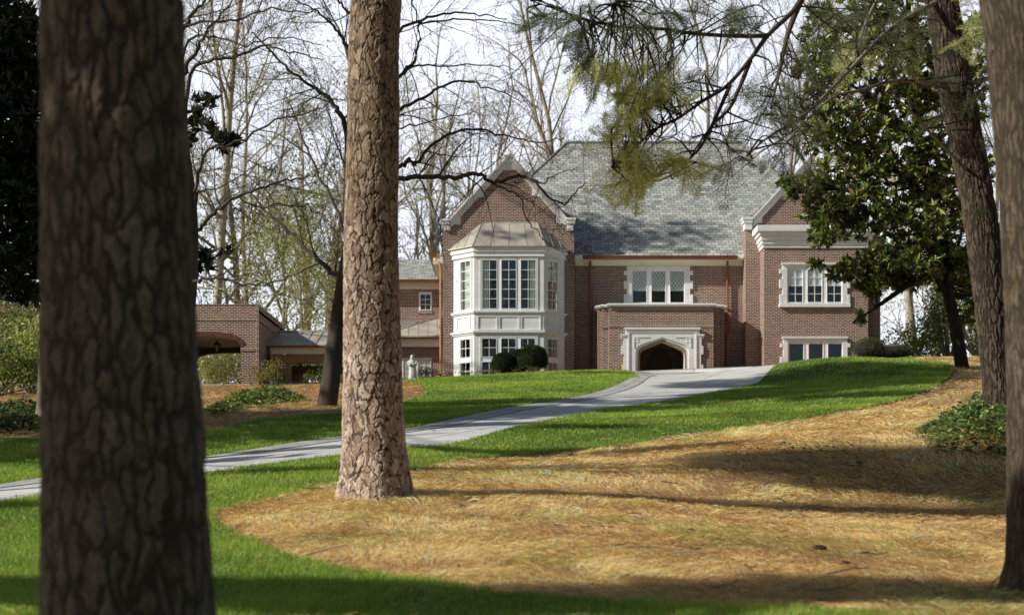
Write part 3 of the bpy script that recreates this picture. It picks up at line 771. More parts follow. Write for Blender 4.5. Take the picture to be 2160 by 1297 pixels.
# front brick with arched opening cut by outline
def arch_pts(xa, xb, ysp, pts): return pts
arch = [(1350,795),(1350,752),(1351.5,744),(1355,739),(1361,735.5),(1370,731.5),(1397.3,720.5),(1424,731.5),(1433,735.5),(1439,739),(1442.5,744),(1444,752),(1444,795)]
def outline_wall(mb, outer, Y):
    """single-sheet wall whose outline includes the arch notch"""
    pts = [(WX(x,Y),WZ(y,Y)) for x,y in outer]
    r_ = delaunay_2d_cdt([Vector(p) for p in pts], [(i,(i+1)%len(pts)) for i in range(len(pts))], [], 1, 1e-5)
    V = r_[0]; fs = []
    for f in r_[2]:
        cx = sum(V[i].x for i in f)/3; cz = sum(V[i].y for i in f)/3
        if inpoly(np.array([[cx,cz]]), pts)[0]:
            A = V[f[1]]-V[f[0]]; B = V[f[2]]-V[f[0]]
            fs.append(tuple(f) if A.x*B.y-A.y*B.x > 0 else tuple(f[::-1]))
    mb.addl([(v.x,Y,v.y) for v in V], fs)
outline_wall(po, [(1285,646),(1285,812)]+[(x,(812 if y == 795 else y)) for x,y in arch]+[(1505,812),(1505,646)][0:2], Yp)
zt = pz
def ret(x, Y0, Y1, flip=False):
    q = [(x,Y0,BZ),(x,Y0,zt),(x,Y1,zt),(x,Y1,BZ)]
    po.addl(q, [(0,1,2,3) if not flip else (3,2,1,0)])
X0,X1 = WX(1285,Yp),WX(1505,Yp); S0,S1 = WX(1270,Yp1),WX(1520,Yp1); R0,R1 = WX(1261,Yp2),WX(1528,Yp2)
ret(X0,Yp,Yp1); ret(X1,Yp,Yp1,True); ret(S0,Yp1,Yp2); ret(S1,Yp1,Yp2,True); ret(R0,Yp2,Ym); ret(R1,Yp2,Ym,True)
for a,b,Y in ((S0,X0,Yp1),(X1,S1,Yp1),(R0,S0,Yp2),(S1,R1,Yp2)): po.addl([(a,Y,BZ),(b,Y,BZ),(b,Y,zt),(a,Y,zt)],[(0,1,2,3)])
po.build('porch_wall', M['brick'], house)
# soldier courses
so = MB()
for ya,yb in ((647.5,653.5),(684.5,691)):
    so.pbox(1284.7,1505.3,ya,yb,Yp-.018,Yp-.001); so.wbox(S0-.01,X0-.02,Yp1-.018,Yp1-.001,WZ(yb+1.5,Yp1),WZ(ya+2,Yp1)); so.wbox(X1+.02,S1+.01,Yp1-.018,Yp1-.001,WZ(yb+1.5,Yp1),WZ(ya+2,Yp1))
so.build('soldier_course', M['soldier'], house)
# parapet cap
cp = MB()
for a,b,Ya,Yb_ in ((X0-.06,X1+.06,Yp-.1,Yp1),(S0-.06,S1+.06,Yp1-.1,Yp2),(R0-.06,R1+.06,Yp2-.1,Ym)):
    z0 = pz-.02+{Yp-.1:.0}.get(Ya,0); cp.wbox(a,b,Ya,Yb_-.003+ (0 if Yb_!=Ym else -.01),z0,z0+.13); cp.wbox(a-.05,b+.05,Ya-.05,Yb_-.004-(.05 if Yb_!=Ym else .02),z0+.05,z0+.11)
cp.build('parapet_cap', M['stone'], house, bevel=.01)
# portal stone
pt = MB(); Ys = Yp-.08
outer = [(1319,692),(1319,706),(1310,706),(1310,713),(1315,713),(1315,729),(1311,729),(1311,747),(1316,747),(1316,769),(1311,769),(1311,812)]
outer_r = [(2*1397.3-x,y) for x,y in outer][::-1]
def portal(poly_out, arch_in, Yf, Yk, mb):
    pts = [(WX(x,Yf),WZ(y,Yf)) for x,y in poly_out+arch_in]
    n = len(pts)
    r_ = delaunay_2d_cdt([Vector(p) for p in pts], [(i,(i+1)%n) for i in range(n)], [], 1, 1e-5)
    V = r_[0]; fs = []
    for f in r_[2]:
        cx = sum(V[i].x for i in f)/3; cz = sum(V[i].y for i in f)/3
        if inpoly(np.array([[cx,cz]]), pts)[0]:
            A = V[f[1]]-V[f[0]]; B = V[f[2]]-V[f[0]]
            fs.append(tuple(f) if A.x*B.y-A.y*B.x > 0 else tuple(f[::-1]))
    mb.addl([(v.x,Yf,v.y) for v in V], fs)
    for i in range(n):
        (xa,za),(xb,zb) = pts[i], pts[(i+1)%n]
        mb.addl([(xa,Yf,za),(xb,Yf,zb),(xb,Yk,zb),(xa,Yk,za)],[(0,1,2,3)])
def scale_arch(k, up):
    return [((x-1397.3)*k+1397.3, (812 if y == 795 else y-up)) for x,y in arch]
A0 = scale_arch(1.0,0); A1 = scale_arch(1.10,5); A2 = scale_arch(1.20,9.5)
lo = outer[::-1]; ro = outer_r
# outline going: left bottom up ... right bottom, then arch back right->left
full = outer[::-1] + outer_r[::-1]
full = [(1311,812)]+outer[::-1][1:]+ [(2*1397.3-x,y) for x,y in outer]
portal(full, A2[::-1], Ys, Yp+.05, pt)
portal(A2, A1[::-1], Ys+.055, Yp+.05, pt)
portal(A1, A0[::-1], Ys+.11, Yp+.45, pt)
# label mould rectangle and outer mouldings
for (x0,x1,y0,y1,pr) in ((1317,1477.6,690.5,694.5,.08),(1322,1472.6,697.5,700.5,.035),(1308.5,1322,704.5,708,.05),(1472.6,1486,704.5,708,.05)):
    pt.pbox(x0,x1,y0,y1,Ys-pr,Ys-.001)
for x in (1326,1468.6): pt.pbox(x-1.5,x+1.5,701,812,Ys-.035,Ys-.001)
for s in (1,-1):
    a = 1397.3+s*60; b = 1397.3+s*28
    pt.pbox(min(a,b),max(a,b),710,711.6,Ys-.025,Ys-.001); pt.pbox(a-.8,a+.8,711.7,733,Ys-.025,Ys-.001)
    c_ = P(1397.3+s*55,717.5,Ys)
    for k in range(4):
        t = k*math.pi/2+math.pi/4
        pt.lathe((c_[0]+.08*math.cos(t),c_[1]-.0,c_[2]+.08*math.sin(t)-.03),[(.045,0),(.055,.03),(.03,.06)],8,1,.45)
pt.build('portal', M['stone'], house)
# inside of the porch: floor, ceiling, side walls, dark brick back wall and door
ins = MB()
ins.addl([(X0+.3,Yp+.02,BZ),(X0+.3,Ym-.01,BZ),(X0+.3,Ym-.01,zt),(X0+.3,Yp+.02,zt)],[(0,1,2,3)])
ins.addl([(X1-.3,Yp+.02,BZ),(X1-.3,Ym-.01,BZ),(X1-.3,Ym-.01,zt),(X1-.3,Yp+.02,zt)],[(0,1,2,3)])
ins.addl([(X0,Yp+.02,zt-.3),(X1,Yp+.02,zt-.3),(X1,Ym-.01,zt-.3),(X0,Ym-.01,zt-.3)],[(0,1,2,3)])
Yi = Ym-.03
outline_wall(ins, [(1330,700),(1330,812),(1364,812)]+[(1391+27*math.cos(t)*1.0, 770-36*math.sin(t)) for t in np.linspace(math.pi,0,13)]+[(1418,812),(1465,812),(1465,700)], Yi)
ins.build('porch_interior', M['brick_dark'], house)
rf = MB(); rf.wbox(X0+.02,X1-.02,Yp+.03,Ym-.02,zt-.2,zt-.12); rf.build('porch_roof', M['lead'], house)
dm = MB(); Yd = Ym+.1
dm.pprism([(1364,812)]+[(1391+27*math.cos(t), 770-36*math.sin(t)) for t in np.linspace(math.pi,0,13)]+[(1418,812)], Yd, Yd+.08)
for i in range(6): dm.pbox(1366+i*8.7,1366+i*8.7+.7,742,810,Yd-.012,Yd-.001)
door = dm.build('door', M['wood_dark'], house)
hd = MB(); hd.lathe(tuple(P(1412,776,Yd-.08)),[(.02,-.06),(.03,-.03),(.035,0),(.03,.03),(.02,.06)],8); hdl = hd.build('handle', M['iron'], None); hdl.parent = door
for v in hdl.data.vertices: v.co -= Vector(house.location)

# --- bay window
bc = (WX(1000,Yb)+WX(1147,Yb))/2; hw = (WX(1147,Yb)-WX(1000,Yb))/2; dp = Yg-Yb; L45 = dp*math.sqrt(2)
bl_, br_ = (bc-hw,Yb), (bc+hw,Yb); wl_, wr_ = (bc-hw-dp,Yg), (bc+hw+dp,Yg)
s2 = math.sqrt(.5)
faces = {'mid': ((bl_[0],Yb,0),(1,0,0),(0,-1,0),2*hw), 'left': ((wl_[0],Yg,0),(s2,-s2,0),(-s2,-s2,0),L45), 'right': ((br_[0],Yb,0),(s2,s2,0),(s2,-s2,0),L45)}
bs = MB()
def band(y0, y1, pr, mb):
    """a horizontal band all round the bay, projecting by pr"""
    z1, z0 = WZ(y0,Yb), WZ(y1,Yb); t = pr*math.tan(math.pi/8)
    pl = [(wl_[0]-pr*1.414+.0,Yg-.002),(bl_[0]-t,Yb-pr),(br_[0]+t,Yb-pr),(wr_[0]+pr*1.414,Yg-.002),(br_[0]-.2,Yg-.002),(bl_[0]+.2,Yg-.002)]
    n = len(pl); p = [Vector((x,y,z0)) for x,y in pl]+[Vector((x,y,z1)) for x,y in pl]
    mb.addl(p, [tuple(range(n-1,-1,-1)), tuple(range(n,2*n))]+[(i,(i+1)%n,n+(i+1)%n,n+i) for i in range(n)])
zb_top = WZ(541,Yb)
# openings per face in local u: mid from px, sides by fraction
def um(x): return WX(x,Yb)-bl_[0]
op_mid = (um(1014.5),um(1132)); op_side_l = (.41,1.10); op_side_r = (L45-1.10,L45-.41)
zU1, zU0 = WZ(545.5,Yb), WZ(655,Yb); zL1, zL0 = WZ(710.5,Yb), BZ+.3
for key,op in (('mid',op_mid),('left',op_side_l),('right',op_side_r)):
    O,U,N,Lf = faces[key]; m = MB(O,U,N)
    m.lbox(0,op[0],-.18,0,BZ,zb_top+.1); m.lbox(op[1],Lf,-.18,0,BZ,zb_top+.1)
    m.lbox(op[0],op[1],-.18,0,zU1,zb_top+.1); m.lbox(op[0],op[1],-.18,0,zL1,zU0)
    m.lbox(op[0],op[1],-.18,0,BZ,zL0)
    # recessed-looking panels: raised frames between the floors
    za, zbp = WZ(696,Yb), WZ(666,Yb)
    cells = [(um(1007),um(1049.5)),(um(1052.5),um(1096)),(um(1099),um(1141))] if key == 'mid' else [(.22,Lf-.22)]
    for a,b in cells:
        w_ = .045
        m.lbox(a,b,.001,.028,zbp-w_,zbp); m.lbox(a,b,.001,.028,za,za+w_); m.lbox(a,a+w_,.001,.028,za+w_,zbp-w_); m.lbox(b-w_,b,.001,.028,za+w_,zbp-w_)
    # moulded surround of the openings
    for (z0_,z1_) in ((zU0,zU1),(zL0,zL1)):
        m.lbox(op[0]-.05,op[0],.001,.03,z0_,z1_+.05); m.lbox(op[1],op[1]+.05,.001,.03,z0_,z1_+.05); m.lbox(op[0],op[1],.001,.03,z1_,z1_+.05)
    bs.v_off = len(bs.v); b0 = len(bs.v); bs.v += m.v; bs.f += [tuple(b0+i for i in f) for f in m.f]
band(531.5,539.5,.045,bs); band(539.5,541,.07,bs)
band(655.5,659,.09,bs); band(659,661.5,.05,bs)
band(697.5,701.5,.10,bs); band(701.5,705,.05,bs)
bs.build('bay_window', M['stone'], house)['label'] = 'white stone half octagon bay two storeys high'
ct_ = MB(); band(520,531.4,.10,ct_); ct_.build('bay_cornice', M['white'], house, bevel=.01)
def lg(O,u0,u1,y0,y1): return (u0,u1,WZ(y1,Yb),WZ(y0,Yb))
Om,Um,Nm,_ = faces['mid']
CU = [[(0,.42)],[(0,.0001)],[(.62,1)]]
window(house,Om,Um,Nm,op_mid[0],op_mid[1],zU0,zU1,[lg(Om,um(a),um(b),548.8,650.6) for a,b in ((1017.3,1047.5),(1058,1088.2),(1098.8,1129.5))],2,5,curtain=CU,label='tall upper triple window on the front of the bay with curtains')
window(house,Om,Um,Nm,op_mid[0],op_mid[1],zL0,zL1,[lg(Om,um(a),um(b),y0,y1) for a,b in ((1016.8,1046.6),(1057.5,1087.5),(1098.5,1128)) for y0,y1 in ((714,752),(763.5,800))],2,2,label='lower triple window on the front of the bay')
for key,op in (('left',op_side_l),('right',op_side_r)):
    O,U,N,Lf = faces[key]; a,b = op[0]+.05, op[1]-.05
    window(house,O,U,N,op[0],op[1],zU0,zU1,[lg(O,a,b,548.8,650.6)],2,5,curtain=[[(0,1)]] if key == 'left' else [[(.0,.3)]],label='upper %s side window of the bay'%key)
    window(house,O,U,N,op[0],op[1],zL0,zL1,[lg(O,a,b,714,752),lg(O,a,b,763.5,800)],2,2,label='lower %s side window of the bay'%key)
fl_ = MB(); fl_.addl([(wl_[0],Yg,WZ(706,Yb)),(bl_[0],Yb+.2,WZ(706,Yb)),(br_[0],Yb+.2,WZ(706,Yb)),(wr_[0],Yg,WZ(706,Yb))],[(0,1,2,3)])
# copper bay roof
cr = MB(); pe = .16; te = pe*math.tan(math.pi/8)
zt1 = WZ(469.5,Yg); ze1 = WZ(520,Yb-.05)
T0, T1 = (WX(1017,Yg),Yg-.0,zt1), (WX(1133,Yg),Yg-.0,zt1)
E0, E1 = (bl_[0]-te,Yb-pe,ze1), (br_[0]+te,Yb-pe,ze1)
G0, G1 = (wl_[0]-pe*1.414,Yg-.0,ze1), (wr_[0]+pe*1.414,Yg-.0,ze1)
cr.addl([E0,E1,T1,T0],[(0,1,2,3)]); cr.addl([G0,E0,T0],[(0,1,2)]); cr.addl([E1,G1,T1],[(0,1,2)])
def seam(a,b,mb,r=.022): mb.cyl(a,b,r,k=4)
for i in range(1,5):
    t = i/4 - .0
for fr in (0.0,.235,.49,.745,1.0):
    a = [E0[k]+(E1[k]-E0[k])*fr for k in range(3)]; b = [T0[k]+(T1[k]-T0[k])*fr for k in range(3)]; seam(a,b,cr)
for fr in (.33,.66):
    a = [G0[k]+(E0[k]-G0[k])*fr for k in range(3)]; b = [G0[k]+(T0[k]-G0[k])*fr for k in range(3)]; b2=[T0[k]*fr+G0[k]*(1-fr) for k in range(3)]; seam(a,b2,cr)
    a = [G1[k]+(E1[k]-G1[k])*fr for k in range(3)]; b2 = [T1[k]*fr+G1[k]*(1-fr) for k in range(3)]; seam(a,b2,cr)
seam(E0,E1,cr,.03); seam(G0,E0,cr,.03); seam(E1,G1,cr,.03); seam(T0,T1,cr,.04); seam(G0,T0,cr,.03); seam(G1,T1,cr,.03)
cr.build('bay_roof', M['copper'], house)

# --- rear left wing
Yr, Yl = 70.0, 68.0
w = MB()
flat_wall([(WX(772,Yr),BZ),(WX(936,Yr),BZ),(WX(936,Yr),WZ(596,Yr)),(WX(772,Yr),WZ(596,Yr))],[hole(884,910,618,655,Yr)],w,Yr)
flat_wall([(WX(708,Yl),BZ),(WX(936,Yl),BZ),(WX(936,Yl),WZ(728,Yl)),(WX(708,Yl),WZ(728,Yl))],[hole(849,910,755.5,800,Yl)],w,Yl)
w.addl([(WX(772,Yr),Yr,BZ),(WX(772,Yr),78,BZ),(WX(772,Yr),78,WZ(596,Yr)),(WX(772,Yr),Yr,WZ(596,Yr))],[(0,1,2,3)])
w.addl([(WX(708,Yl),Yl,BZ),(WX(708,Yl),Yr,BZ),(WX(708,Yl),Yr,WZ(728,Yl)),(WX(708,Yl),Yl,WZ(728,Yl))],[(0,1,2,3)])
w.build('wall', M['brick'], house)['label'] = 'brick rear wing left of the gables'
r = MB(); ze = WZ(590,69.6); zr = WZ(546,73); x0,x1 = WX(766,69.6), WX(950,69.6)
r.slab([(x0,69.6,ze),(x1,69.6,ze),(x1,73.2,zr),(x0,73.2,zr)],.05); r.slab([(x0,76.8,ze),(x1,76.8,ze),(x1,73.2,zr),(x0,73.2,zr)],.05)
r.build('roof', M['slate'], house)['label'] = 'slate roof of the rear wing'
gutter(768,931,590,595.5,69.5)
f = MB(); f.pbox(770,931,596,610,Yr-.05,Yr-.002); f.build('frieze', M['cream'], house)
window(house,(0,Yr,0),(1,0,0),(0,-1,0),WX(883.5,Yr),WX(911,Yr),WZ(656,Yr),WZ(616.5,Yr),lights_px(Yr,[(887,908,621,653)]),2,3,label='small six pane window of the rear wing')
so = MB(); so.pbox(881,913,657,661.5,Yr-.03,Yr-.002); so.build('sill', M['soldier'], house)
window(house,(0,Yl,0),(1,0,0),(0,-1,0),WX(848,Yl),WX(911,Yl),WZ(800,Yl),WZ(754.5,Yl),lights_px(Yl,[(851,862,758,797),(882,907.5,758,797)]),2,[3,3],blind=1.0,label='pale french windows behind the statue',matf=M['cream'])
f = MB(); f.pbox(706,930,713,731,Yl-.25,Yl-.002); f.build('frieze', M['cream'], house)
gutter(704,929,709.5,713.5,Yl-.45)
cr = MB(); e = Yl-.5
A = (WX(796,e),e,WZ(710,e)); B = (WX(931,e),e,WZ(710,e)); C = (WX(930,Yr-.02),Yr-.02,WZ(669,Yr)); D_ = (WX(700,e),e,WZ(710,e)); E_ = (WX(704,Yr-.02),Yr-.02,WZ(701,Yr)); G_ = (WX(808,Yr-.02),Yr-.02,WZ(701,Yr))
cr.addl([A,B,C],[(0,1,2)]); cr.addl([D_,A,G_,E_],[(0,1,2,3)]); cr.addl([A,C,G_],[(0,1,2)])
seam(A,C,cr,.04); seam(A,B,cr,.03)
for x in (818,838.5,860,880.5,901.5,921.5):
    t = (x-796)/(931-796); a = [A[k]+(B[k]-A[k])*t for k in range(3)]; b = [A[k]+(C[k]-A[k])*t for k in range(3)]; seam(a,b,cr)
cr.build('canopy_roof', M['copper'], house)
f = MB(); f.wbox(WX(772,Yr),WX(880,Yr),Yr-.5,Yr-.003,WZ(699,Yr),WZ(681,Yr)); f.build('flat_dormer', M['lead'], house)

# ------------------------------------------------------------------ brick carport
K1, K2 = 60.0, 66.4
cpt = empty('brick_carport', (-13,63,6.5), 'flat roofed red brick carport with a low arched opening behind the near trunk', 'carport')
xr = WX(545,K1); xl = xr-13.2; zt = WZ(643,K1)
def arch_curve(x0, x1, ysp, yap, n=22):
    out = []
    cx, hwid = (x0+x1)/2, (x1-x0)/2
    for i in range(n+1):
        t = -1+2*i/n
        tt = abs(t)
        y = yap+(ysp-yap)*(.42*tt**2+.58*tt**14)
        out.append((cx+hwid*t, y))
    return out
def arched(mb, Y, x0, x1, sc):
    px = lambda x: x*sc+CX*(1-sc); py = lambda y: y*sc+HY*(1-sc)
    ac = [(px(x),py(y)) for x,y in arch_curve(342,508,731,709.5)]
    outline_wall(mb, [(px(x0),py(643)),(px(x0),py(830)),(px(342),py(830))]+ac+[(px(508),py(830)),(px(545),py(830)),(px(545),py(643))], Y)
    return ac
w = MB(); ac1 = arched(w, K1, -130, 545, 1.0)
sc = K1/K2
ac2 = arched(w, K2-.4, -130, 545, K1/(K2-.4))
w.addl([(xr,K1,BZ-.6),(xr,K2,BZ-.6),(xr,K2,zt),(xr,K1,zt)],[(0,1,2,3)])
w.addl([(xl,K1,BZ-.6),(xl,K2,BZ-.6),(xl,K2,zt),(xl,K1,zt)],[(3,2,1,0)])
# inner faces (wall thickness)
for Y_,d_ in ((K1,.4),(K2-.4,-.4)):
    ac = ac1 if Y_ == K1 else ac2
    pts = [(WX(x,Y_),WZ(y,Y_)) for x,y in ac]; pts = [(pts[0][0],BZ-.6)]+pts+[(pts[-1][0],BZ-.6)]
    for a,b in zip(pts[:-1],pts[1:]): w.addl([(a[0],Y_,a[1]),(b[0],Y_,b[1]),(b[0],Y_+.4,b[1]),(a[0],Y_+.4,a[1])],[(0,1,2,3)])
w.addl([(WX(508,K1),K1+.4,BZ-.6),(WX(508,K1),K2-.4,BZ-.6),(WX(508,K1),K2-.4,zt-1),(WX(508,K1),K1+.4,zt-1)],[(0,1,2,3)])
w.build('wall', M['brick'], cpt)
so = MB()
so.pbox(300,545.2,671,676.5,K1-.02,K1-.001); so.pbox(508,546,734.5,740.5,K1-.03,K1-.001); so.pbox(540.5,545.4,643,830,K1-.028,K1-.02)
so.wbox(xr+.001,xr+.02,K1,K2,WZ(740.5,K1),WZ(734.5,K1)); so.wbox(xr+.001,xr+.02,K1,K2,WZ(676.5,K1),WZ(671,K1))
so.build('soldier_course', M['soldier'], cpt)
rg = MB()
def ring(ac, Y, th, mb):
    p = [np.array((WX(x,Y),WZ(y,Y))) for x,y in ac]
    s_ = 0; step_ = .085; segs = []
    # resample along the arch into individual voussoir bricks
    d = [0]+list(np.cumsum([np.linalg.norm(p[i+1]-p[i]) for i in range(len(p)-1)]))
    m_ = int(d[-1]/step_); tt = np.linspace(0,d[-1],m_+1)
    q = np.array([[np.interp(t,d,[a[0] for a in p]),np.interp(t,d,[a[1] for a in p])] for t in tt])
    for i in range(m_):
        a, b = q[i], q[i+1]; t = b-a; t /= np.linalg.norm(t)+1e-9; n = np.array([-t[1],t[0]]); g_ = t*.009
        mb.prism([tuple(a+g_),tuple(b-g_),tuple(b-g_+n*th*1.0),tuple(a+g_+n*th)], Y-.03, Y-.002)
vm_ = simple('voussoir_brick',(.06,.022,.018),(.17,.065,.045),9,.85,.2); mm_ = simple('arch_mortar',(.5,.42,.35),(.6,.5,.42),5,.9,.1)
for ac,Y_ in ((ac1,K1),(ac2,K2-.4)):
    rg = MB(); ring(ac, Y_, .2, rg); rg.build('arch_ring', vm_, cpt)
for ac,Y_ in ((ac1,K1),(ac2,K2-.4)):
    rg = MB()
    p = [(WX(x,Y_),WZ(y,Y_)) for x,y in ac]
    for i in range(len(p)-1):
        a = np.array(p[i]); b = np.array(p[i+1]); n = np.array([-(b-a)[1],(b-a)[0]]); n /= np.linalg.norm(n)+1e-9
        rg.prism([tuple(a),tuple(b),tuple(b+n*.2),tuple(a+n*.2)], Y_-.012, Y_-.001)
    rg.build('arch_mortar', mm_, cpt)
c = MB(); zc = WZ(733.5,K2-.4); c.wbox(xl+.3,xr-.3,K1+.41,K2-.41,zc,zc+.06); c.build('ceiling', simple('ceiling_paint',(.9,.86,.74),(.94,.9,.8),2,.6,0), cpt)
c = MB(); c.wbox(xl-.01,xr+.01,K1-.015,K2+.01,zt,zt+.03); c.build('parapet_cap', M['lead'], cpt)
gz_ = tz(WX(455,K1),K1+1)+.02; c = MB(); c.wbox(xl+.1,xr-.1,K1+.05,K2+.3,BZ-.6,gz_); c.build('floor', M['concrete'], cpt)
c = MB(); c.wbox(xl,xr,K1+.01,K2-.01,zt-.3,zt-.2); c.build('roof', M['lead'], cpt)
# hanging lantern
lp = P(458,742,63); lan = empty('hanging_lantern', tuple(lp), 'black iron lantern hanging from the cream carport ceiling', 'lantern')
m = MB(); m.lathe(tuple(lp+[0,0,.32]),[(.17,-.05),(.15,-.01),(.06,.08),(.035,.10),(.03,.14),(.012,.16)],10); m.cyl(tuple(lp+[0,0,.47]),(lp[0],63,zc),.012,k=6)
for i in range(4):
    t = i*math.pi/2+.78; m.cyl(tuple(lp+[.11*math.cos(t),.11*math.sin(t),.28]),tuple(lp+[.07*math.cos(t),.07*math.sin(t),.0]),.012,k=5)
m.lathe(tuple(lp+[0,0,-.03]),[(.02,-.03),(.085,0),(.085,.03)],10); m.build('lantern_cage', M['iron'], lan)
m = MB(); m.lathe(tuple(lp),[(.06,.01),(.095,.27)],8); m.build('lantern_glass', simple('amber_glass',(.5,.4,.25),(.6,.5,.32),5,.2,.0), lan)

# ------------------------------------------------------------------ covered walkway
cw = empty('covered_walkway', (-8,63.5,6.5), 'timber posted walkway with standing seam copper roof between carport and house', 'walkway')
e0, e1 = 62.05, 64.8; xa, xb = xr+.01, WX(800,e0)
r = MB(); za, zb2 = WZ(728,e0), WZ(700,e1)
r.slab([(xa,e0,za),(xb,e0,za),(xb,e1,zb2),(xa,e1,zb2)],.04); r.slab([(xa,e1+2.7,za),(xb,e1+2.7,za),(xb,e1,zb2),(xa,e1,zb2)],.04)
x = xa+.2
while x < xb:
    r.cyl((x,e0,za+.015),(x,e1,zb2+.015),.02,k=4); x += .44
r.cyl((xa,e1,zb2+.02),(xb,e1,zb2+.02),.05,k=6)
r.build('roof', M['copper'], cw)
m = MB(); m.wbox(xa,xb,e0-.08,e0+.06,za-.09,za-.01); m.build('gutter', M['gutter'], cw)
m = MB(); m.wbox(xa+.05,xb,e0+.08,e0+.16,za-.36,za-.1); m.wbox(xa+.05,xb,e0+.04,e0+.3,za-.14,za-.1); m.build('frieze', M['cream'], cw)
for ya_,yb_ in ((e0+.2,e0+.42),(e1+2.2,e1+2.4)): m = MB(); m.wbox(xa+.05,xb,ya_,yb_,za-.70,za-.37); m.build('beam', M['wood'], cw)
for (pa,pb,Y0,Y1) in ((567,577,e0+.22,e0+.40),(579,590,e0+.45,e0+.6),(591,598,e0+.25,e0+.4),(600,612,e0+.2,e0+.4),(566,604,e1+2.2,e1+2.35),(740,750,e0+.2,e0+.4)):
    m = MB(); m.wbox(WX(pa,e0),WX(pb,e0),Y0,Y1,6.1,za-.70); m.build('post', M['wood'], cw)
m = MB(); m.pipe = None
m.cyl((xa+.1,e0-.02,za-.1),(xa+.1,e0+.1,za-.45),.04,k=8); m.cyl((xa+.1,e0+.1,za-.45),(xa+.1,e0+.1,6.2),.04,k=8); m.build('downspout', M['gutter'], cw)
m = MB(); m.wbox(xa,xb,e0,e1+2.7,tz(-9,63)-.3,tz(-9,63)+.06); m.build('floor', M['concrete'], cw)

# ------------------------------------------------------------------ statue
sp = np.array([WX(870,61.5),61.5]); sz = tz(*sp)
st = empty('statue', (sp[0],sp[1],sz), 'white stone statue of a robed veiled figure before the french windows', 'statue')
hs = WZ(748,61.5)-sz
def statue_fig():
    k = 28; V = []; rings = [(0,.15,.13),(.06,.17,.14),(.2,.15,.125),(.4,.135,.115),(.52,.13,.11),(.62,.15,.12),(.70,.165,.115),(.755,.15,.10),(.79,.085,.08),(.815,.06,.065),(.84,.065,.075),(.88,.078,.09),(.92,.08,.092),(.96,.065,.078),(.99,.035,.04),(1.0,.005,.005)]
    Hh = hs-.06
    for z,a,b in rings:
        for i in range(k):
            t = 2*math.pi*i/k; fold = 1+(.06*math.sin(6*t+z*4)+.03*math.sin(11*t)) *(1 if z < .6 else .35 if z < .8 else .1)
            V.append((sp[0]+a*Hh*fold*math.cos(t)+.012*math.sin(z*6), sp[1]+b*Hh*fold*math.sin(t)-(.02*Hh if z > .8 else 0), sz+.06+z*Hh))
    n = len(rings); f = [(j*k+i,j*k+(i+1)%k,(j+1)*k+(i+1)%k,(j+1)*k+i) for j in range(n-1) for i in range(k)]+[tuple(range(k-1,-1,-1))]
    mb = MB(); mb.addl(V,f); 
    return mb, Hh
mb,Hh = statue_fig()
# arms folded to the front, hands joined, and a face set into the veil
for s in (-1,1):
    mb.cyl((sp[0]+s*.16*Hh,sp[1]-.01,sz+.06+.72*Hh),(sp[0]+s*.14*Hh,sp[1]-.10*Hh,sz+.06+.56*Hh),.055*Hh,.045*Hh,8)
    mb.cyl((sp[0]+s*.14*Hh,sp[1]-.10*Hh,sz+.06+.56*Hh),(sp[0]+s*.02*Hh,sp[1]-.17*Hh,sz+.06+.62*Hh),.05*Hh,.028*Hh,8)
mb.lathe((sp[0],sp[1]-.055*Hh,sz+.06+.885*Hh),[(.02*Hh,-.055*Hh),(.045*Hh,-.03*Hh),(.052*Hh,0),(.046*Hh,.035*Hh),(.02*Hh,.055*Hh)],12)
mb.cyl((sp[0],sp[1]-.10*Hh,sz+.06+.90*Hh),(sp[0],sp[1]-.118*Hh,sz+.06+.875*Hh),.006*Hh,.012*Hh,6)
M['statue'] = simple('statue_stone',(.50,.50,.47),(.66,.66,.62),6,.8,.2)
fg = mb.build('figure', M['statue'], st, smooth=True)
m = MB(); m.wbox(sp[0]-.17,sp[0]+.17,sp[1]-.16,sp[1]+.16,sz-.1,sz+.06); m.build('plinth', M['statue'], st, bevel=.015)
# small yellow marker flag on the lawn edge
fp = P(1307,785,59); fz = tz(fp[0],59)
fl2 = empty('marker_flag', (fp[0],59,fz), 'small yellow marker flag stuck in the lawn left of the stone portal', 'flag')
m = MB(); m.cyl((fp[0],59,fz-.03),(fp[0],59,fz+.30),.006,k=5); m.build('wire', M['iron'], fl2)
m = MB(); m.addl([(fp[0],59,fz+.30),(fp[0]+.09,58.96,fz+.28),(fp[0]+.10,59.02,fz+.12),(fp[0],59,fz+.1)],[(0,1,2,3)]); m.build('flag', simple('yellow_plastic',(.75,.45,.03),(.8,.5,.05),5,.5,0), fl2)
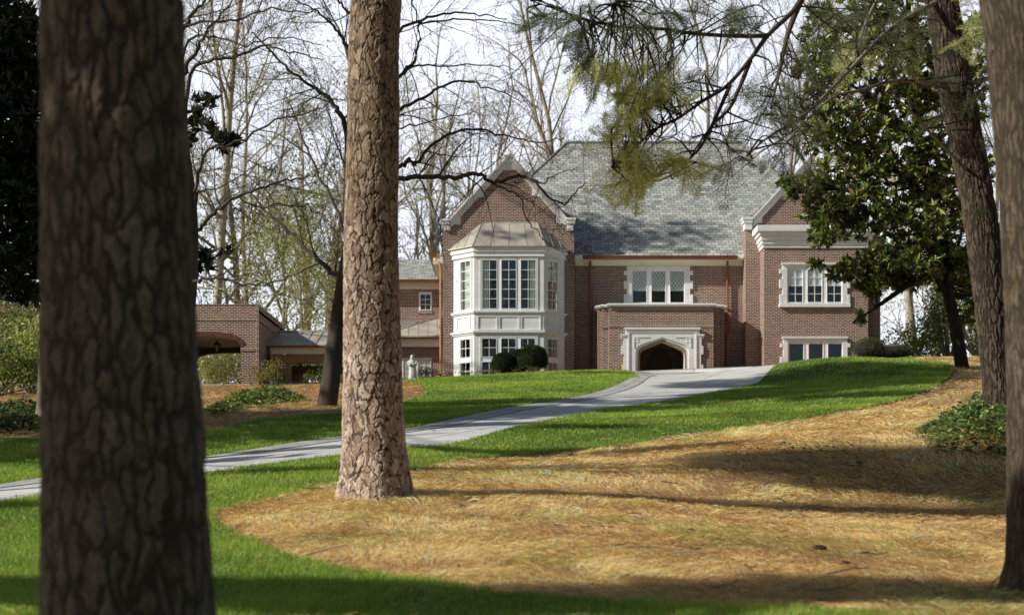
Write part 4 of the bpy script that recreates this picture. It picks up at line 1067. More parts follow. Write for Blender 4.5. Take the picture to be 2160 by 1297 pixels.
# ------------------------------------------------------------------ trees
def catmull(pts, n):
    return np.array(smooth_curve([np.array(p,float) for p in pts], n))
def tube_mesh(polys, k):
    """polys: list of (pts (n,3), radii (n)) -> V, F"""
    Vs = []; Fs = []; off = 0; groups = {}
    for p, r in polys: groups.setdefault(len(p), []).append((p, r))
    for n, lst in groups.items():
        Pm = np.array([a for a,_ in lst]); R = np.array([b for _,b in lst]); m = len(lst)
        T = np.gradient(Pm, axis=1) if n > 2 else np.repeat((Pm[:,1:]-Pm[:,:1]),2,1)
        T /= np.linalg.norm(T,axis=2,keepdims=True)+1e-9
        mean = T.mean(1); ref = np.where(np.abs(mean[:,2:3]) > .8, np.array([[1.,0,0]]), np.array([[0,0,1.]]))
        A = np.cross(T, ref[:,None,:]); A /= np.linalg.norm(A,axis=2,keepdims=True)+1e-9; B = np.cross(T, A)
        th = np.arange(k)*2*np.pi/k
        ring = Pm[:,:,None,:]+R[:,:,None,None]*(np.cos(th)[None,None,:,None]*A[:,:,None,:]+np.sin(th)[None,None,:,None]*B[:,:,None,:])
        Vs.append(ring.reshape(-1,3))
        base = off+(np.arange(m)*n*k)[:,None,None]+(np.arange(n-1)*k)[None,:,None]; i = np.arange(k)[None,None,:]; j = (np.arange(k)+1)%k
        a = base+i; b = base+j[None,None,:]
        Fs.append(np.stack([a,b,b+k,a+k],-1).reshape(-1,4)); off += m*n*k
    return np.concatenate(Vs), np.concatenate(Fs)
def obj_tubes(name, polys, k, mat, parent, local=False):
    V, Fc = tube_mesh(polys, k); return np_mesh(name, V, [Fc], mat, parent, smooth=True, local=local)

def grow(p, d, L, r, lvl, R, out, tips, prm):
    """recursive limb. prm per level: (segments, wander, up, n_children, child_len, child_angle, start)"""
    ns, wan, up, nc, cl, ca, st = prm[lvl]
    pts = [p.copy()]; rad = [r]; dd = d/np.linalg.norm(d); q = p.copy(); endr = r*(.42 if lvl < len(prm)-1 else .45)
    for i in range(ns):
        dd = dd+R.normal(0,wan,3)+np.array([0,0,up]); dd /= np.linalg.norm(dd)
        q = q+dd*L/ns; pts.append(q.copy()); rad.append(r+(endr-r)*(i+1)/ns)
    pts = np.array(pts); rad = np.array(rad)
    out.setdefault(lvl, []).append((pts, rad))
    if lvl == len(prm)-1: tips.append((pts[-1], dd)); tips.append((pts[len(pts)//2], dd)); return
    for c in range(nc):
        t = st+(1-st)*(c+R.random()*.8)/nc; t = min(t,.98); f = t*ns; i = min(int(f), ns-1); q = pts[i]+(pts[i+1]-pts[i])*(f-i)
        ax = pts[i+1]-pts[i]; ax /= np.linalg.norm(ax)
        rnd = R.normal(0,1,3); rnd -= ax*rnd.dot(ax); rnd /= np.linalg.norm(rnd)+1e-9
        an = ca*(.7+.6*R.random()); nd = ax*math.cos(an)+rnd*math.sin(an)
        rr = (rad[i])*(.35+.25*R.random()) if lvl == 0 else rad[i]*(.45+.2*R.random())
        grow(q, nd, L*cl*(.7+.6*R.random())*(1.15-.5*t if lvl == 0 else 1-.35*t), max(rr,prm_min), lvl+1, R, out, tips, prm)
    # leader
    if lvl+1 < len(prm): grow(pts[-1], dd, L*cl*.8, max(rad[-1],prm_min), lvl+1, R, out, tips, prm)
prm_min = .006

def leaf_quads(P0, D, Ln, Wd, R, cols, fold=.25, nrm=None):
    """pointed leaves: 4-point diamonds folded on the midrib. P0 base, D unit direction"""
    n = len(P0)
    if nrm is None: nrm = R.normal(0,1,(n,3))
    side = np.cross(D, nrm); side /= np.linalg.norm(side,axis=1)[:,None]+1e-9
    up = np.cross(side, D)
    Ln = Ln[:,None]; Wd = Wd[:,None]
    v0 = P0; v1 = P0+D*Ln*.5+side*Wd*.5+up*Wd*fold; v2 = P0+D*Ln-up*Ln*.10; v3 = P0+D*Ln*.5-side*Wd*.5+up*Wd*fold
    V = np.stack([v0,v1,v2,v3],1).reshape(-1,3); i = np.arange(n)*4
    c = np.concatenate([np.repeat(cols[:,None,:],4,1), np.ones((n,4,1))],2).reshape(-1,4)
    return V, [np.c_[i,i+1,i+2], np.c_[i,i+2,i+3]], c
def pal(n, R, cs, pr=None, var=.3):
    cs = np.array(cs); k = R.choice(len(cs), n, p=pr); return cs[k]*(1-var/2+var*R.random(n))[:,None]
def unit(a): return a/(np.linalg.norm(a,axis=-1,keepdims=True)+1e-9)

# ---- bare background trees: several variants, built at the origin
def bare_variant(seed, H, r0, prm, mat, leaf=None, kmin=.008):
    global prm_min
    prm_min = kmin
    R = np.random.default_rng(seed); out = {}; tips = []
    grow(np.zeros(3), np.array([R.normal(0,.04),R.normal(0,.04),1.]), H, r0, 0, R, out, tips, prm)
    root = bpy.data.objects.new('bare_tree', None)
    tr = out[0][0]; tr[1][0] *= 1.35
    objs = [obj_tubes('trunk', [tr], 9, mat, None)]
    limbs = out.get(1,[])+out.get(2,[])
    big = tube_mesh(limbs, 5); rest = [x for l in out if l > 2 for x in out[l]]
    V, Fc = big
    if rest:
        V2, F2 = tube_mesh(rest, 3); Fc = np.r_[Fc, F2+len(V)]; V = np.r_[V, V2]
    objs.append(np_mesh('branches', V, [Fc], mat, smooth=True))
    if leaf:
        cnt, ls, cs = leaf; T = np.array([t[0] for t in tips]); k = R.choice(len(T), cnt); P0 = T[k]+R.normal(0,.22,(cnt,3))
        D = unit(R.normal(0,1,(cnt,3)))
        V, Fl, c = leaf_quads(P0, D, ls*(.6+.8*R.random(cnt)), ls*.6*(.6+.8*R.random(cnt)), R, pal(cnt,R,cs))
        objs.append(np_mesh('young_leaves', V, Fl, M['leaf'], col=c))
    for o in objs: COL.objects.unlink(o)
    return objs
YG = [(.46,.48,.18),(.58,.58,.28),(.38,.42,.15)]
tall = [(9,.05,.02,9,.42,.62,.32),(7,.10,.05,6,.55,.55,.2),(5,.14,.03,5,.55,.6,.15),(4,.2,.02,4,.5,.6,.2),(2,.22,.02,0,0,0,0)]
vase = [(6,.06,.02,5,1.0,.36,.18),(9,.07,.03,7,.36,.5,.25),(5,.13,.03,5,.55,.55,.15),(4,.2,.02,4,.5,.6,.2),(2,.22,.02,0,0,0,0)]
wide = [(7,.09,.0,8,.62,.95,.22),(8,.12,.02,6,.48,.7,.15),(5,.17,.02,5,.55,.65,.15),(4,.22,.01,4,.5,.7,.2),(2,.25,.0,0,0,0,0)]
under = [(6,.10,.02,9,.65,.7,.12),(6,.14,.02,6,.55,.65,.15),(4,.2,.02,5,.6,.7,.15),(3,.25,.0,0,0,0,0)]
VAR = {
 'tall0': bare_variant(1, 22, .22, tall, M['bark_far']), 'tall1': bare_variant(2, 24, .27, tall, M['bark_pale']), 'tall2': bare_variant(3, 20, .18, tall, M['bark_far'], (3200,.10,YG)),
 'vase0': bare_variant(4, 9, .25, vase, M['bark_far']), 'vase1': bare_variant(5, 8, .22, vase, M['bark_pale']),
 'wide0': bare_variant(6, 15, .26, wide, M['bark_far'], (5200,.11,YG)), 'wide1': bare_variant(8, 14, .30, wide, M['bark_far']),
 'und0': bare_variant(9, 7, .12, under, M['bark_far'], (4200,.12,YG)), 'und1': bare_variant(10, 6, .10, under, M['bark_far'], (4600,.12,[(.34,.40,.10),(.44,.48,.14),(.22,.28,.08)])),
}
def place(var, x, Y, label, group, rz, sc=1.0, name='bare_tree', tilt=(0,0), cat='tree', base=None):
    X = WX(x,Y); z = tz(X,Y)-.15 if base is None else base
    r = empty(name, (X,Y,z), label, cat, group); r.rotation_euler = (tilt[0],tilt[1],rz); r.scale = (sc,sc,sc)
    for o in VAR[var]:
        c = o.copy(); COL.objects.link(c); c.parent = r
    return r
ORD = ['first','second','third','fourth','fifth','sixth','seventh','eighth','ninth','tenth','eleventh','twelfth','thirteenth']
regions = [
 ('above the brick carport', 'bare woodland trees behind the carport', [('tall1',452,84,1.0,.3),('wide0',515,88,1.0,2.1),('tall2',556,100,1.1,4.0),('und0',590,80,1.1,2.2),('und1',480,84,1.5,5.2)]),
 ('between the carport and the tall pine', 'bare trees between carport and pine', [('vase0',640,92,1.1,.7),('wide0',672,84,1.0,3.6),('vase1',716,82,1.05,2.9),('und1',650,78,1.15,1.1),('und0',690,88,1.5,4.1)]),
 ('between the tall pine and the left gable', 'bare trees between pine and left gable', [('vase1',934,84,1.22,3.8),('vase0',905,88,1.3,.4),]),
 ('behind the left gable', 'bare trees behind the left gable', [('vase0',990,96,1.3,5.5),('vase1',1095,104,1.25,2.2),('wide1',1165,108,1.2,1.5)]),
 ('behind the ridge of the main roof', 'bare trees behind the main roof', [('tall0',1203,98,1.12,4.4),('vase0',1262,102,1.2,1.9),('tall2',1310,96,1.1,3.0),('tall0',1480,104,1.1,5.7),('vase1',1560,98,1.2,2.7)]),
 ('behind the right gable', 'bare trees behind the right gable', [('tall0',1630,96,1.05,1.1),('tall2',1760,104,1.1,.5)]),
 ('beyond the lawn right of the house', 'bare trees right of the house', [('tall1',1908,86,.95,2.4),('tall1',1940,82,.95,4.9),('wide1',1975,90,1.0,.8),('tall2',2070,92,1.0,1.8),('und0',1925,78,1.0,3.1)]),
 ('at the far left behind the magnolia', 'bare trees at the far left', [('tall0',20,80,1.0,1.2),('wide0',70,86,1.0,4.2),('tall1',150,92,1.0,2.0),('wide1',330,90,1.1,.9)]),
]
for reg, grp, lst in regions:
    lst = sorted(lst, key=lambda a: a[1])
    for i, (v,x,Y,sc,rz) in enumerate(lst):
        kind = {'tall':'tall bare tree','vase':'forked bare tree','wide':'spreading bare tree','unde':'slim budding tree','und0':'slim tree in pale green bud','und1':'slim tree in pale green bud'}.get(v[:4],'bare tree')
        if v in ('tall2','wide0'): kind = 'bare tree in pale green bud'
        place(v, x, Y, '%s %s, %s from left' % (kind, reg, ORD[i]), grp, rz, sc)

# ---- leafy bushes
def bush(name, x, Y, w, h, label, cat, cols, n=900, leaf=.07, group=None, mat='leaf', seed=0, ball=False, base=None, stems=True):
    R = np.random.default_rng(seed+int(abs(x))*7)
    X = WX(x,Y); z = tz(X,Y) if base is None else base
    r = empty(name, (X,Y,z), label, cat, group)
    if ball:
        u = unit(R.normal(0,1,(n,3))); u[:,2] = np.where(u[:,2] < -.55, -u[:,2], u[:,2])
        rad = (.93+.09*R.random(n)+.04*np.sin(u[:,0]*7+seed)*np.cos(u[:,1]*6))[:,None]
        P0 = u*rad*np.array([w/2,w/2,h/2])+np.array([X,Y,z+h*.48]); D = unit(u+R.normal(0,.7,(n,3)))
    else:
        k = 7+int(w*3); C = np.c_[R.normal(0,.27,k)*w, R.normal(0,.2,k)*w, (.3+.55*R.random(k))*h]
        q = R.choice(k,n); s = unit(R.normal(0,1,(n,3)))*(R.random(n)**.45)[:,None]
        P0 = C[q]+s*np.array([w*.24,w*.24,h*.30]); P0[:,2] = np.abs(P0[:,2])+.02; P0 += np.array([X,Y,z]); D = unit(s+R.normal(0,.6,(n,3)))
    c = pal(n,R,cols,var=.6)
    V, Fl, c = leaf_quads(P0, D, leaf*(.6+.8*R.random(n)), leaf*.55*(.6+.8*R.random(n)), R, c)
    np_mesh('foliage', V, Fl, M[mat], r, col=c)
    if ball:
        m = MB(); m.lathe((X,Y,z),[(w*.225*math.sin(a)*2 if 0<a<math.pi else .01, h*.48-h*.42*math.cos(a)) for a in np.linspace(.05,math.pi-.05,9)],12); m.build('inner_twigs', M['bark_dark'], r)
    elif stems:
        pl = []
        for i in range(9):
            e = P0[R.integers(n)]; s0 = np.array([X+R.normal(0,.05),Y+R.normal(0,.05),z-.03]); mdp = (s0+e)/2+R.normal(0,.04,3); pl.append((np.array([s0,mdp,e]), np.array([.018,.012,.005])*max(.5,h)))
        obj_tubes('stems', pl, 4, M['bark_far'], r)
    return r
BOX = [(.035,.06,.02),(.06,.095,.03),(.022,.038,.016)]
bush('boxwood_ball',1063,62.1,.98,.95,'round clipped dark boxwood on the left of the three before the bay','shrub',BOX,9000,.045,'clipped boxwood balls',ball=True,seed=1)
bush('boxwood_ball',1096,62.7,.95,1.05,'round clipped dark boxwood in the middle, behind the other two before the bay','shrub',BOX,8500,.045,'clipped boxwood balls',ball=True,seed=2)
bush('boxwood_ball',1124,61.7,1.2,1.18,'largest and rightmost clipped boxwood ball before the bay','shrub',BOX+[(.10,.13,.03)],12000,.045,'clipped boxwood balls',ball=True,seed=3)
for i,(x,Y,w,h) in enumerate([(1005,62.6,.8,.35),(1040,61.2,.5,.22),(1118,60.9,.9,.3),(978,62.9,.5,.3),(950,63.1,.5,.28),(912,66,.9,.45),(893,66.4,.7,.5)]):
    bush('low_perennial',x,Y,w,h,['sparse reddish twiggy plant below the bay window front','tiny twiggy plant left of the boxwood balls','straw coloured low plant at the foot of the largest boxwood','sparse low plant under the bay corner','sparse low plant by the left gable corner','dark low shrub under the french window right side','dark low shrub beside the white statue'][i],'plant',[(.15,.16,.05),(.25,.15,.08),(.12,.12,.04)] if i < 5 else BOX,260 if i < 5 else 500,.05,seed=i+20)
bush('azalea_bush',535,58.6,1.1,.75,'loose reddish yellow bush in front of the carport pier','shrub',[(.32,.30,.08),(.30,.17,.08),(.16,.18,.05)],420,.07,seed=31)
bush('azalea_bush',577,58.2,1.3,.95,'loose yellow green bush at the corner of the carport by the walkway','shrub',[(.34,.34,.08),(.22,.26,.06),(.28,.17,.08)],620,.08,seed=32)
bush('evergreen_shrub',640,67.5,2.2,1.3,'dark leafy shrub seen through the walkway opening','shrub',[(.05,.09,.03),(.09,.13,.04)],1500,.09,seed=33)
bush('evergreen_shrub',668,60.5,1.0,.6,'low green shrub left of the leaning dark trunk','shrub',[(.06,.11,.03),(.12,.17,.05)],500,.08,seed=34)
bush('evergreen_shrub',706,61.5,1.0,.7,'dark shrub between the leaning trunk and the tall pine','shrub',[(.03,.05,.02),(.06,.09,.03)],600,.07,seed=35)
bush('clipped_shrub',1835,58.5,1.35,.9,'low clipped olive shrub at the right corner of the house','shrub',[(.07,.10,.03),(.12,.13,.04)],2600,.04,ball=True,seed=36)
bush('clipped_shrub',1884,60,1.5,.6,'flat grey green shrub right of the house corner','shrub',[(.06,.09,.04),(.09,.11,.05)],2200,.04,ball=True,seed=37)
# understorey bushes in the distance
UY = [(.28,.36,.07),(.44,.50,.12),(.54,.58,.20)]
DG = [(.07,.11,.03),(.13,.19,.05),(.22,.28,.08)]
bgb = [(20,58,5,4.5,DG,'big dark green bush at the far left'),(62,54,3.2,2.6,UY,'bright yellow green bush beside the near trunk at left'),(95,62,5,5,UY,'tall yellow green shrub behind the near trunk'),(-10,50,3,2.2,DG,'dark shrub cut by the left picture edge'),(8,66,6,7,[(.10,.14,.05),(.2,.24,.09)],'tall pale shrub behind the dark bush at far left'),
 (430,80,5,3.0,UY,'light green thicket seen through the carport arch at left'),(480,78,4,2.4,[(.2,.24,.09),(.3,.31,.13)],'straw green thicket seen through the carport arch at right'),(455,90,7,5,DG,'darker thicket far behind the carport arch'),(640,82,5,3.6,DG,'dark thicket behind the walkway opening'),(690,80,4,3,UY,'light thicket behind the leaning trunk'),
 (1960,72,3.2,2.6,UY,'yellow green bush beyond the lawn crest right of the house'),(2000,70,3,4.2,DG+UY,'leafy bush behind the thin magnolia trunk'),(2060,66,4,6.0,DG,'tall dark bush behind the leaning conifer trunk'),(2110,60,4,5,DG,'dark bush between the two right trunks'),(1905,90,4,3,UY,'distant pale thicket by the right house corner')]
for i,(x,Y,w,h,cs,lb) in enumerate(bgb): bush('woodland_bush',x,Y,w,h,lb,'bush',cs,int(1500+w*450),.14,'woodland bushes',seed=60+i)

# ivy: ground cover patches
def ivy(pts_px, n, label, seed, cols, lift, leaf=.06):
    R = np.random.default_rng(seed); poly = np.array([xy(*p) for p in pts_px]); lo = poly.min(0); hi = poly.max(0)
    q = np.c_[lo[0]+(hi[0]-lo[0])*R.random(n*4), lo[1]+(hi[1]-lo[1])*R.random(n*4)]; q = q[inpoly(q,poly)][:n]; m = len(q)
    dn = vnoise(q[:,0],q[:,1],1.6,seed); dn2 = vnoise(q[:,0],q[:,1],4,seed+1)
    # distance to the edge makes the mound
    d = np.full(m,9.)
    for i in range(len(poly)):
        a = poly[i]; b = poly[(i+1)%len(poly)]; t = np.clip(((q-a)@(b-a))/((b-a)@(b-a)+1e-9),0,1); d = np.minimum(d, np.linalg.norm(q-(a+t[:,None]*(b-a)),axis=1))
    hz = lift*np.clip(d/.6,0,1)*(.35+1.0*dn)*(.6+.6*dn2)
    keep = (dn2+R.random(m)*.6+np.clip(d/.4,0,1)*.4) > .62; q = q[keep]; hz = hz[keep]; m = len(q)
    P0 = np.c_[q, terr(q[:,0],q[:,1])+hz*(.3+.7*R.random(m))+.02]
    D = unit(np.c_[R.normal(0,1,(m,2)), R.normal(-.1,.3,m)]); nr = unit(np.c_[R.normal(0,.55,(m,2)), np.ones(m)])
    V, Fl, c = leaf_quads(P0, D, leaf*(.6+.8*R.random(m)), leaf*.85*(.6+.8*R.random(m)), R, pal(m,R,cols,var=.6), .12, nr)
    setp(np_mesh('ivy', V, Fl, M['leaf'], col=c), label, 'ground cover', kind='stuff')
IV = [(.12,.19,.06),(.20,.28,.09),(.34,.40,.14),(.07,.11,.04)]
ivy([(1925,915),(1990,885),(2060,872),(2200,872),(2230,985),(2100,975),(2010,962),(1950,945)],5200,'green ivy mound at the foot of the leaning conifer trunk',71,IV,.34,.075)
ivy([(428,868),(470,848),(540,838),(610,834),(655,845),(600,852),(520,862),(450,880)],4200,'dark ivy patch in the straw bed in front of the carport',72,[(.06,.11,.03),(.12,.18,.05),(.36,.40,.10)],.34,.10)
ivy([(-150,870),(0,868),(60,862),(110,868),(110,912),(40,918),(-150,925)],3600,'ivy ground cover at the far left behind the near trunk',73,[(.03,.05,.02),(.14,.18,.05),(.05,.08,.03)],.3,.10)
ivy([(1500,945),(1900,930),(1950,960),(1880,1020),(1700,1040),(1520,990)],260,'scattered small green seedlings in the straw bed',74,[(.12,.2,.04),(.18,.26,.06)],.08,.05)

# ---- pines with real plated bark relief
def plated_trunk(name, path, parent, nu, nv, cell, depth, cols, seed, ground_z=-99, flare=0, groove=.16, elong=2.6, tone=None):
    """path: list of (centre xyz, radius). Bark plates are displaced geometry."""
    C = catmull([np.r_[c, r] for c, r in path], 12); s = np.r_[0,np.cumsum(np.linalg.norm(np.diff(C[:,:3],axis=0),axis=1))]
    sv = np.linspace(0, s[-1], nv); Cc = np.array([np.interp(sv, s, C[:,k]) for k in range(4)]).T
    R0 = Cc[:,3].mean(); ncell = max(6,int(round(2*np.pi*R0/cell)))
    th = np.arange(nu)*2*np.pi/nu
    U, Vv = np.meshgrid(th/(2*np.pi)*ncell, sv/(cell*elong), indexing='xy')   # nv x nu
    wob = lambda a,b,sd: np.sin(a*1.9+sd)*np.cos(b*2.3+sd*2)+.5*np.sin(a*4.1+b*3.7+sd)
    per = 2*np.pi/ncell
    def pn(a,b,f,sd):  # periodic in a
        return np.sin(np.round(f)*a*per+sd+1.7*np.sin(b*1.3+sd))*np.cos(b*1.9+sd*1.3+np.sin(2*a*per+sd))
    A = U+.38*pn(U,Vv,5,1.0)+.22*pn(U,Vv*2,11,2.0)+.13*pn(U,Vv*5,23,5.0)+.06*pn(U,Vv*11,51,8.0); B = Vv+.28*pn(U,Vv,7,3.0)+.14*pn(U,Vv*2.2,15,4.0)+.08*pn(U,Vv*6,29,6.0)+.04*pn(U,Vv*12,63,7.0)
    def h2(i,j,k):
        v = np.sin((np.mod(i,ncell))*127.1+j*311.7+k*74.7+seed)*43758.5453; return v-np.floor(v)
    iu = np.floor(A).astype(int); iv = np.floor(B).astype(int); F1 = np.full(A.shape,9.); F2 = F1.copy(); ID = np.zeros(A.shape)
    for du in (-1,0,1):
        for dv in (-1,0,1):
            ci = iu+du; cj = iv+dv; px_ = ci+.12+.76*h2(ci,cj,1); py_ = cj+.12+.76*h2(ci,cj,2)
            d = np.sqrt((A-px_)**2*1.0+(B-py_)**2*1.25); idn = h2(ci,cj,3)
            m = d < F1; F2 = np.where(m, F1, np.minimum(F2,d)); ID = np.where(m, idn, ID); F1 = np.where(m, d, F1)
    def sub(Uq,Vq,nc,sd):
        iu = np.floor(Uq).astype(int); iv = np.floor(Vq).astype(int); a1 = np.full(Uq.shape,9.); a2 = a1.copy(); idd = np.zeros(Uq.shape)
        def h3(i,j,k):
            v = np.sin((np.mod(i,nc))*269.5+j*183.3+k*41.7+sd)*43758.5453; return v-np.floor(v)
        for du in (-1,0,1):
            for dv in (-1,0,1):
                ci = iu+du; cj = iv+dv; d = np.sqrt((Uq-ci-.1-.8*h3(ci,cj,1))**2+(Vq-cj-.1-.8*h3(ci,cj,2))**2)
                m = d < a1; a2 = np.where(m,a1,np.minimum(a2,d)); idd = np.where(m,h3(ci,cj,3),idd); a1 = np.where(m,d,a1)
        return a1,a2,idd
    s1,s2_,sid = sub(A*3,B*3.2,ncell*3,seed+5.)
    small = np.clip((s2_-s1)/.25,0,1)
    gw = groove*(.5+1.1*h2(np.floor(A*.5),np.floor(B*.4),9)+.5*np.abs(pn(U,Vv,3,9.)))
    e = F2-F1; pl_ = np.clip(e/gw,0,1); pl_ = pl_*pl_*(3-2*pl_)
    rs_ = np.random.default_rng(seed); fine = rs_.random(A.shape); 
    for _ in range(1): fine = (fine+np.roll(fine,1,0)+np.roll(fine,1,1)+np.roll(fine,-1,0))/4
    flake = pn(U,Vv*9,37,7.7)*.5+pn(U,Vv*17,61,2.2)*.35
    lay = np.floor((F1+.12*flake)*4)/4
    rad = Cc[:,3][:,None]*(1+.025*np.sin(3*th+1)[None,:]) + depth*(pl_*(.65+.5*ID)-.6)+depth*.45*sid*pl_-depth*.18*(1-small)*pl_ - depth*.35*lay*pl_ + depth*.10*(fine-.5)+depth*.10*flake
    fl_h = np.exp(-((Cc[:,2]-ground_z).clip(0))/.28)[:,None]; rad = rad+Cc[:,3][:,None]*fl_h*flare*(.35+.65*np.clip(np.sin(4*th+.6*np.sin(2*th)+1.2),-.2,1))[None,:]
    T = np.gradient(Cc[:,:3],axis=0); T /= np.linalg.norm(T,axis=1)[:,None]
    ax = np.cross(T,[0,1,0]); ax /= np.linalg.norm(ax,axis=1)[:,None]; ay = np.cross(T,ax)
    Vt = Cc[:,None,:3]+rad[:,:,None]*(np.cos(th)[None,:,None]*ax[:,None,:]+np.sin(th)[None,:,None]*ay[:,None,:])
    i, j = np.meshgrid(np.arange(nv-1), np.arange(nu), indexing='ij'); j2 = (j+1)%nu
    Fc = np.stack([i*nu+j,i*nu+j2,(i+1)*nu+j2,(i+1)*nu+j],-1).reshape(-1,4)
    c0,c1,c2 = [np.array(c) for c in cols[:3]]  # groove, plate a, plate b
    mixv = np.clip(.35*ID+.75*sid-.1+.35*flake+.5*(fine-.5),0,1)[...,None]; plate = (c1*(1-mixv)+c2*mixv)*(.72+.28*small[...,None])*(1+.12*pn(U,Vv*.35,3,6.)[...,None]); rust = np.clip(pn(U,Vv*.8,9,4.4)*1.4-.5,0,1)[...,None]; plate = plate*(1-.5*rust)+np.array(cols[3])*.5*rust
    col = c0*(1-pl_[...,None])+plate*pl_[...,None]*(.82+.36*fine[...,None]); 
    if tone is not None:
        h_ = np.clip((Cc[:,2]-tone[0])/(tone[1]-tone[0]),0,1)[:,None,None]; col = col*(1-h_+h_*np.array(tone[2]))
    col = np.concatenate([col, np.ones(col.shape[:2]+(1,))],2).reshape(-1,4)
    return np_mesh(name, Vt.reshape(-1,3), [Fc], M['pinebark'], parent, smooth=True, col=col)
def wpath(lst, Y):  # (x_centre, y, width)
    return [(P(x,y,Y), w/2/F*Y) for x,y,w in lst]
def needle_crown(parent, centers, n, R, cols, L=.16, W=.012, name='crown'):
    """tufts of long needles for a pine crown"""
    Pq = []; Dq = []
    for c, rad in centers:
        k = int(n*rad**2/sum(r_**2 for _,r_ in centers)); s = unit(R.normal(0,1,(k,3)))*(R.random(k)**.4)[:,None]*rad*np.array([1,1,.6])
        base = np.repeat(c+s, 10, 0); Pq.append(base); Dq.append(unit(R.normal(0,1,(k*10,3))+[0,0,.3]))
    P0 = np.concatenate(Pq); D = np.concatenate(Dq); m = len(P0)
    V, Fl, c = leaf_quads(P0, D, L*(.7+.5*R.random(m)), np.full(m,W), R, pal(m,R,cols))
    return np_mesh(name, V, Fl, M['needle'], parent, col=c)

base = P(793,1052,14); pine = empty('tall_pine', (base[0],14,tz(base[0],14)), 'tall straight pine trunk with reddish plated bark standing at the front of the straw bed', 'tree')
pp = wpath([(793,1085,158),(793,1050,146),(793,1010,138),(789,900,127),(786,700,119),(784,500,112),(789,250,107),(795,0,104)],14)
pp += [(pp[-1][0]+np.array([.25,.1,3.5]), .21),(pp[-1][0]+np.array([.4,.1,8.]), .16),(pp[-1][0]+np.array([.45,.1,12.]),.07)]
plated_trunk('trunk', pp, pine, 560, 3000, .058, .010, ((.055,.03,.022),(.24,.15,.105),(.80,.64,.53),(.30,.16,.09)), 3, elong=3.1, groove=.14, ground_z=base[2]-.02, flare=.20, tone=(2.6,4.6,(.62,.60,.52)))
R = np.random.default_rng(5); tp = pp[-1][0]; pl = []; cs = []
for i in range(16):
    a = R.random()*6.28; h = -6+i*.42; q0 = tp+np.array([0,0,h]); e = q0+np.array([math.cos(a)*2.2,math.sin(a)*2.2,.5])*(1-i*.03)
    pl.append((np.array([q0,(q0+e)/2+[0,0,.1],e]), np.array([.06,.045,.02]))); cs.append((e,.75)); cs.append(((q0+e)/2+R.normal(0,.3,3),.5))
obj_tubes('limbs', pl, 6, M['bark_dark'], pine)
PN = [(.05,.085,.025),(.08,.12,.03)]
needle_crown(pine, cs, 2200, R, PN)

b = P(262,1700,5); nt = empty('near_trunk', (-1.28,5,tz(-1.28,5)), 'big dark blurred trunk filling the left foreground', 'tree')
pn_ = wpath([(300,2100,440),(292,1800,395),(282,1400,366),(276,1297,358),(267,1000,336),(252,600,309),(245,300,298),(240,0,290)],5)
pn_ += [(pn_[-1][0]+np.array([-.05,0,2.]), .21),(pn_[-1][0]+np.array([-.1,.1,7.]), .16)]
plated_trunk('trunk', pn_, nt, 420, 1600, .042, .010, ((.06,.043,.029),(.145,.105,.07),(.27,.205,.145),(.16,.13,.08)), 9, elong=4.6, groove=.35)

# grey smooth trunk at the right edge
gt = P(2225,1250,9); g_ = empty('grey_trunk', (gt[0],9,tz(gt[0],9)), 'smooth grey trunk cut by the right edge of the picture', 'tree')
gp = wpath([(2222,1330,300),(2224,1270,262),(2226,1220,218),(2229,1120,202),(2228,800,200),(2222,600,202),(2212,400,202),(2196,200,204),(2176,0,208)],9)
gp += [(gp[-1][0]+np.array([-.3,.1,2.]), .26),(gp[-1][0]+np.array([-.8,.3,7.]), .16)]
def smooth_trunk(name, path, parent, nu, nv, amp, cols, seed, mat='smoothbark'):
    C = catmull([np.r_[c, r] for c, r in path], 12); s = np.r_[0,np.cumsum(np.linalg.norm(np.diff(C[:,:3],axis=0),axis=1))]
    sv = np.linspace(0, s[-1], nv); Cc = np.array([np.interp(sv, s, C[:,k]) for k in range(4)]).T; th = np.arange(nu)*2*np.pi/nu
    U = np.repeat(th[None],nv,0); Vv = np.repeat(sv[:,None],nu,1)
    n1 = sum(np.sin(k*U+seed*k+1.5*np.sin(Vv*(1.2+.3*k)))*np.cos(Vv*(.8+.5*k)+k) for k in (2,3,5))/3
    n2 = sum(np.sin(k*U+seed+2.0*np.sin(Vv*2.1+k))*np.cos(Vv*(2+.2*k)+k*1.7) for k in (17,29,41,53))/4
    R_ = np.random.default_rng(seed); fine = R_.random(U.shape); fine = (fine+np.roll(fine,1,0)+np.roll(fine,2,0)+np.roll(fine,3,0))/4
    rad = Cc[:,3][:,None]*(1+.035*n1)+amp*n2+amp*.4*(fine-.5)
    T = np.gradient(Cc[:,:3],axis=0); T /= np.linalg.norm(T,axis=1)[:,None]; ax = np.cross(T,[0,1,0]); ax /= np.linalg.norm(ax,axis=1)[:,None]; ay = np.cross(T,ax)
    Vt = Cc[:,None,:3]+rad[:,:,None]*(np.cos(th)[None,:,None]*ax[:,None,:]+np.sin(th)[None,:,None]*ay[:,None,:])
    i, j = np.meshgrid(np.arange(nv-1), np.arange(nu), indexing='ij'); j2 = (j+1)%nu
    Fc = np.stack([i*nu+j,i*nu+j2,(i+1)*nu+j2,(i+1)*nu+j],-1).reshape(-1,4)
    t = np.clip(.5+.35*n1+.6*n2+.5*(fine-.5),0,1)[...,None]; col = np.array(cols[0])*(1-t)+np.array(cols[1])*t
    col = np.concatenate([col,np.ones(col.shape[:2]+(1,))],2).reshape(-1,4)
    return np_mesh(name, Vt.reshape(-1,3), [Fc], M[mat], parent, smooth=True, col=col)
plated_trunk('trunk', gp, g_, 360, 1300, .030, .005, ((.045,.034,.023),(.085,.064,.043),(.165,.128,.09),(.10,.08,.045)), 4, elong=7, groove=.5)

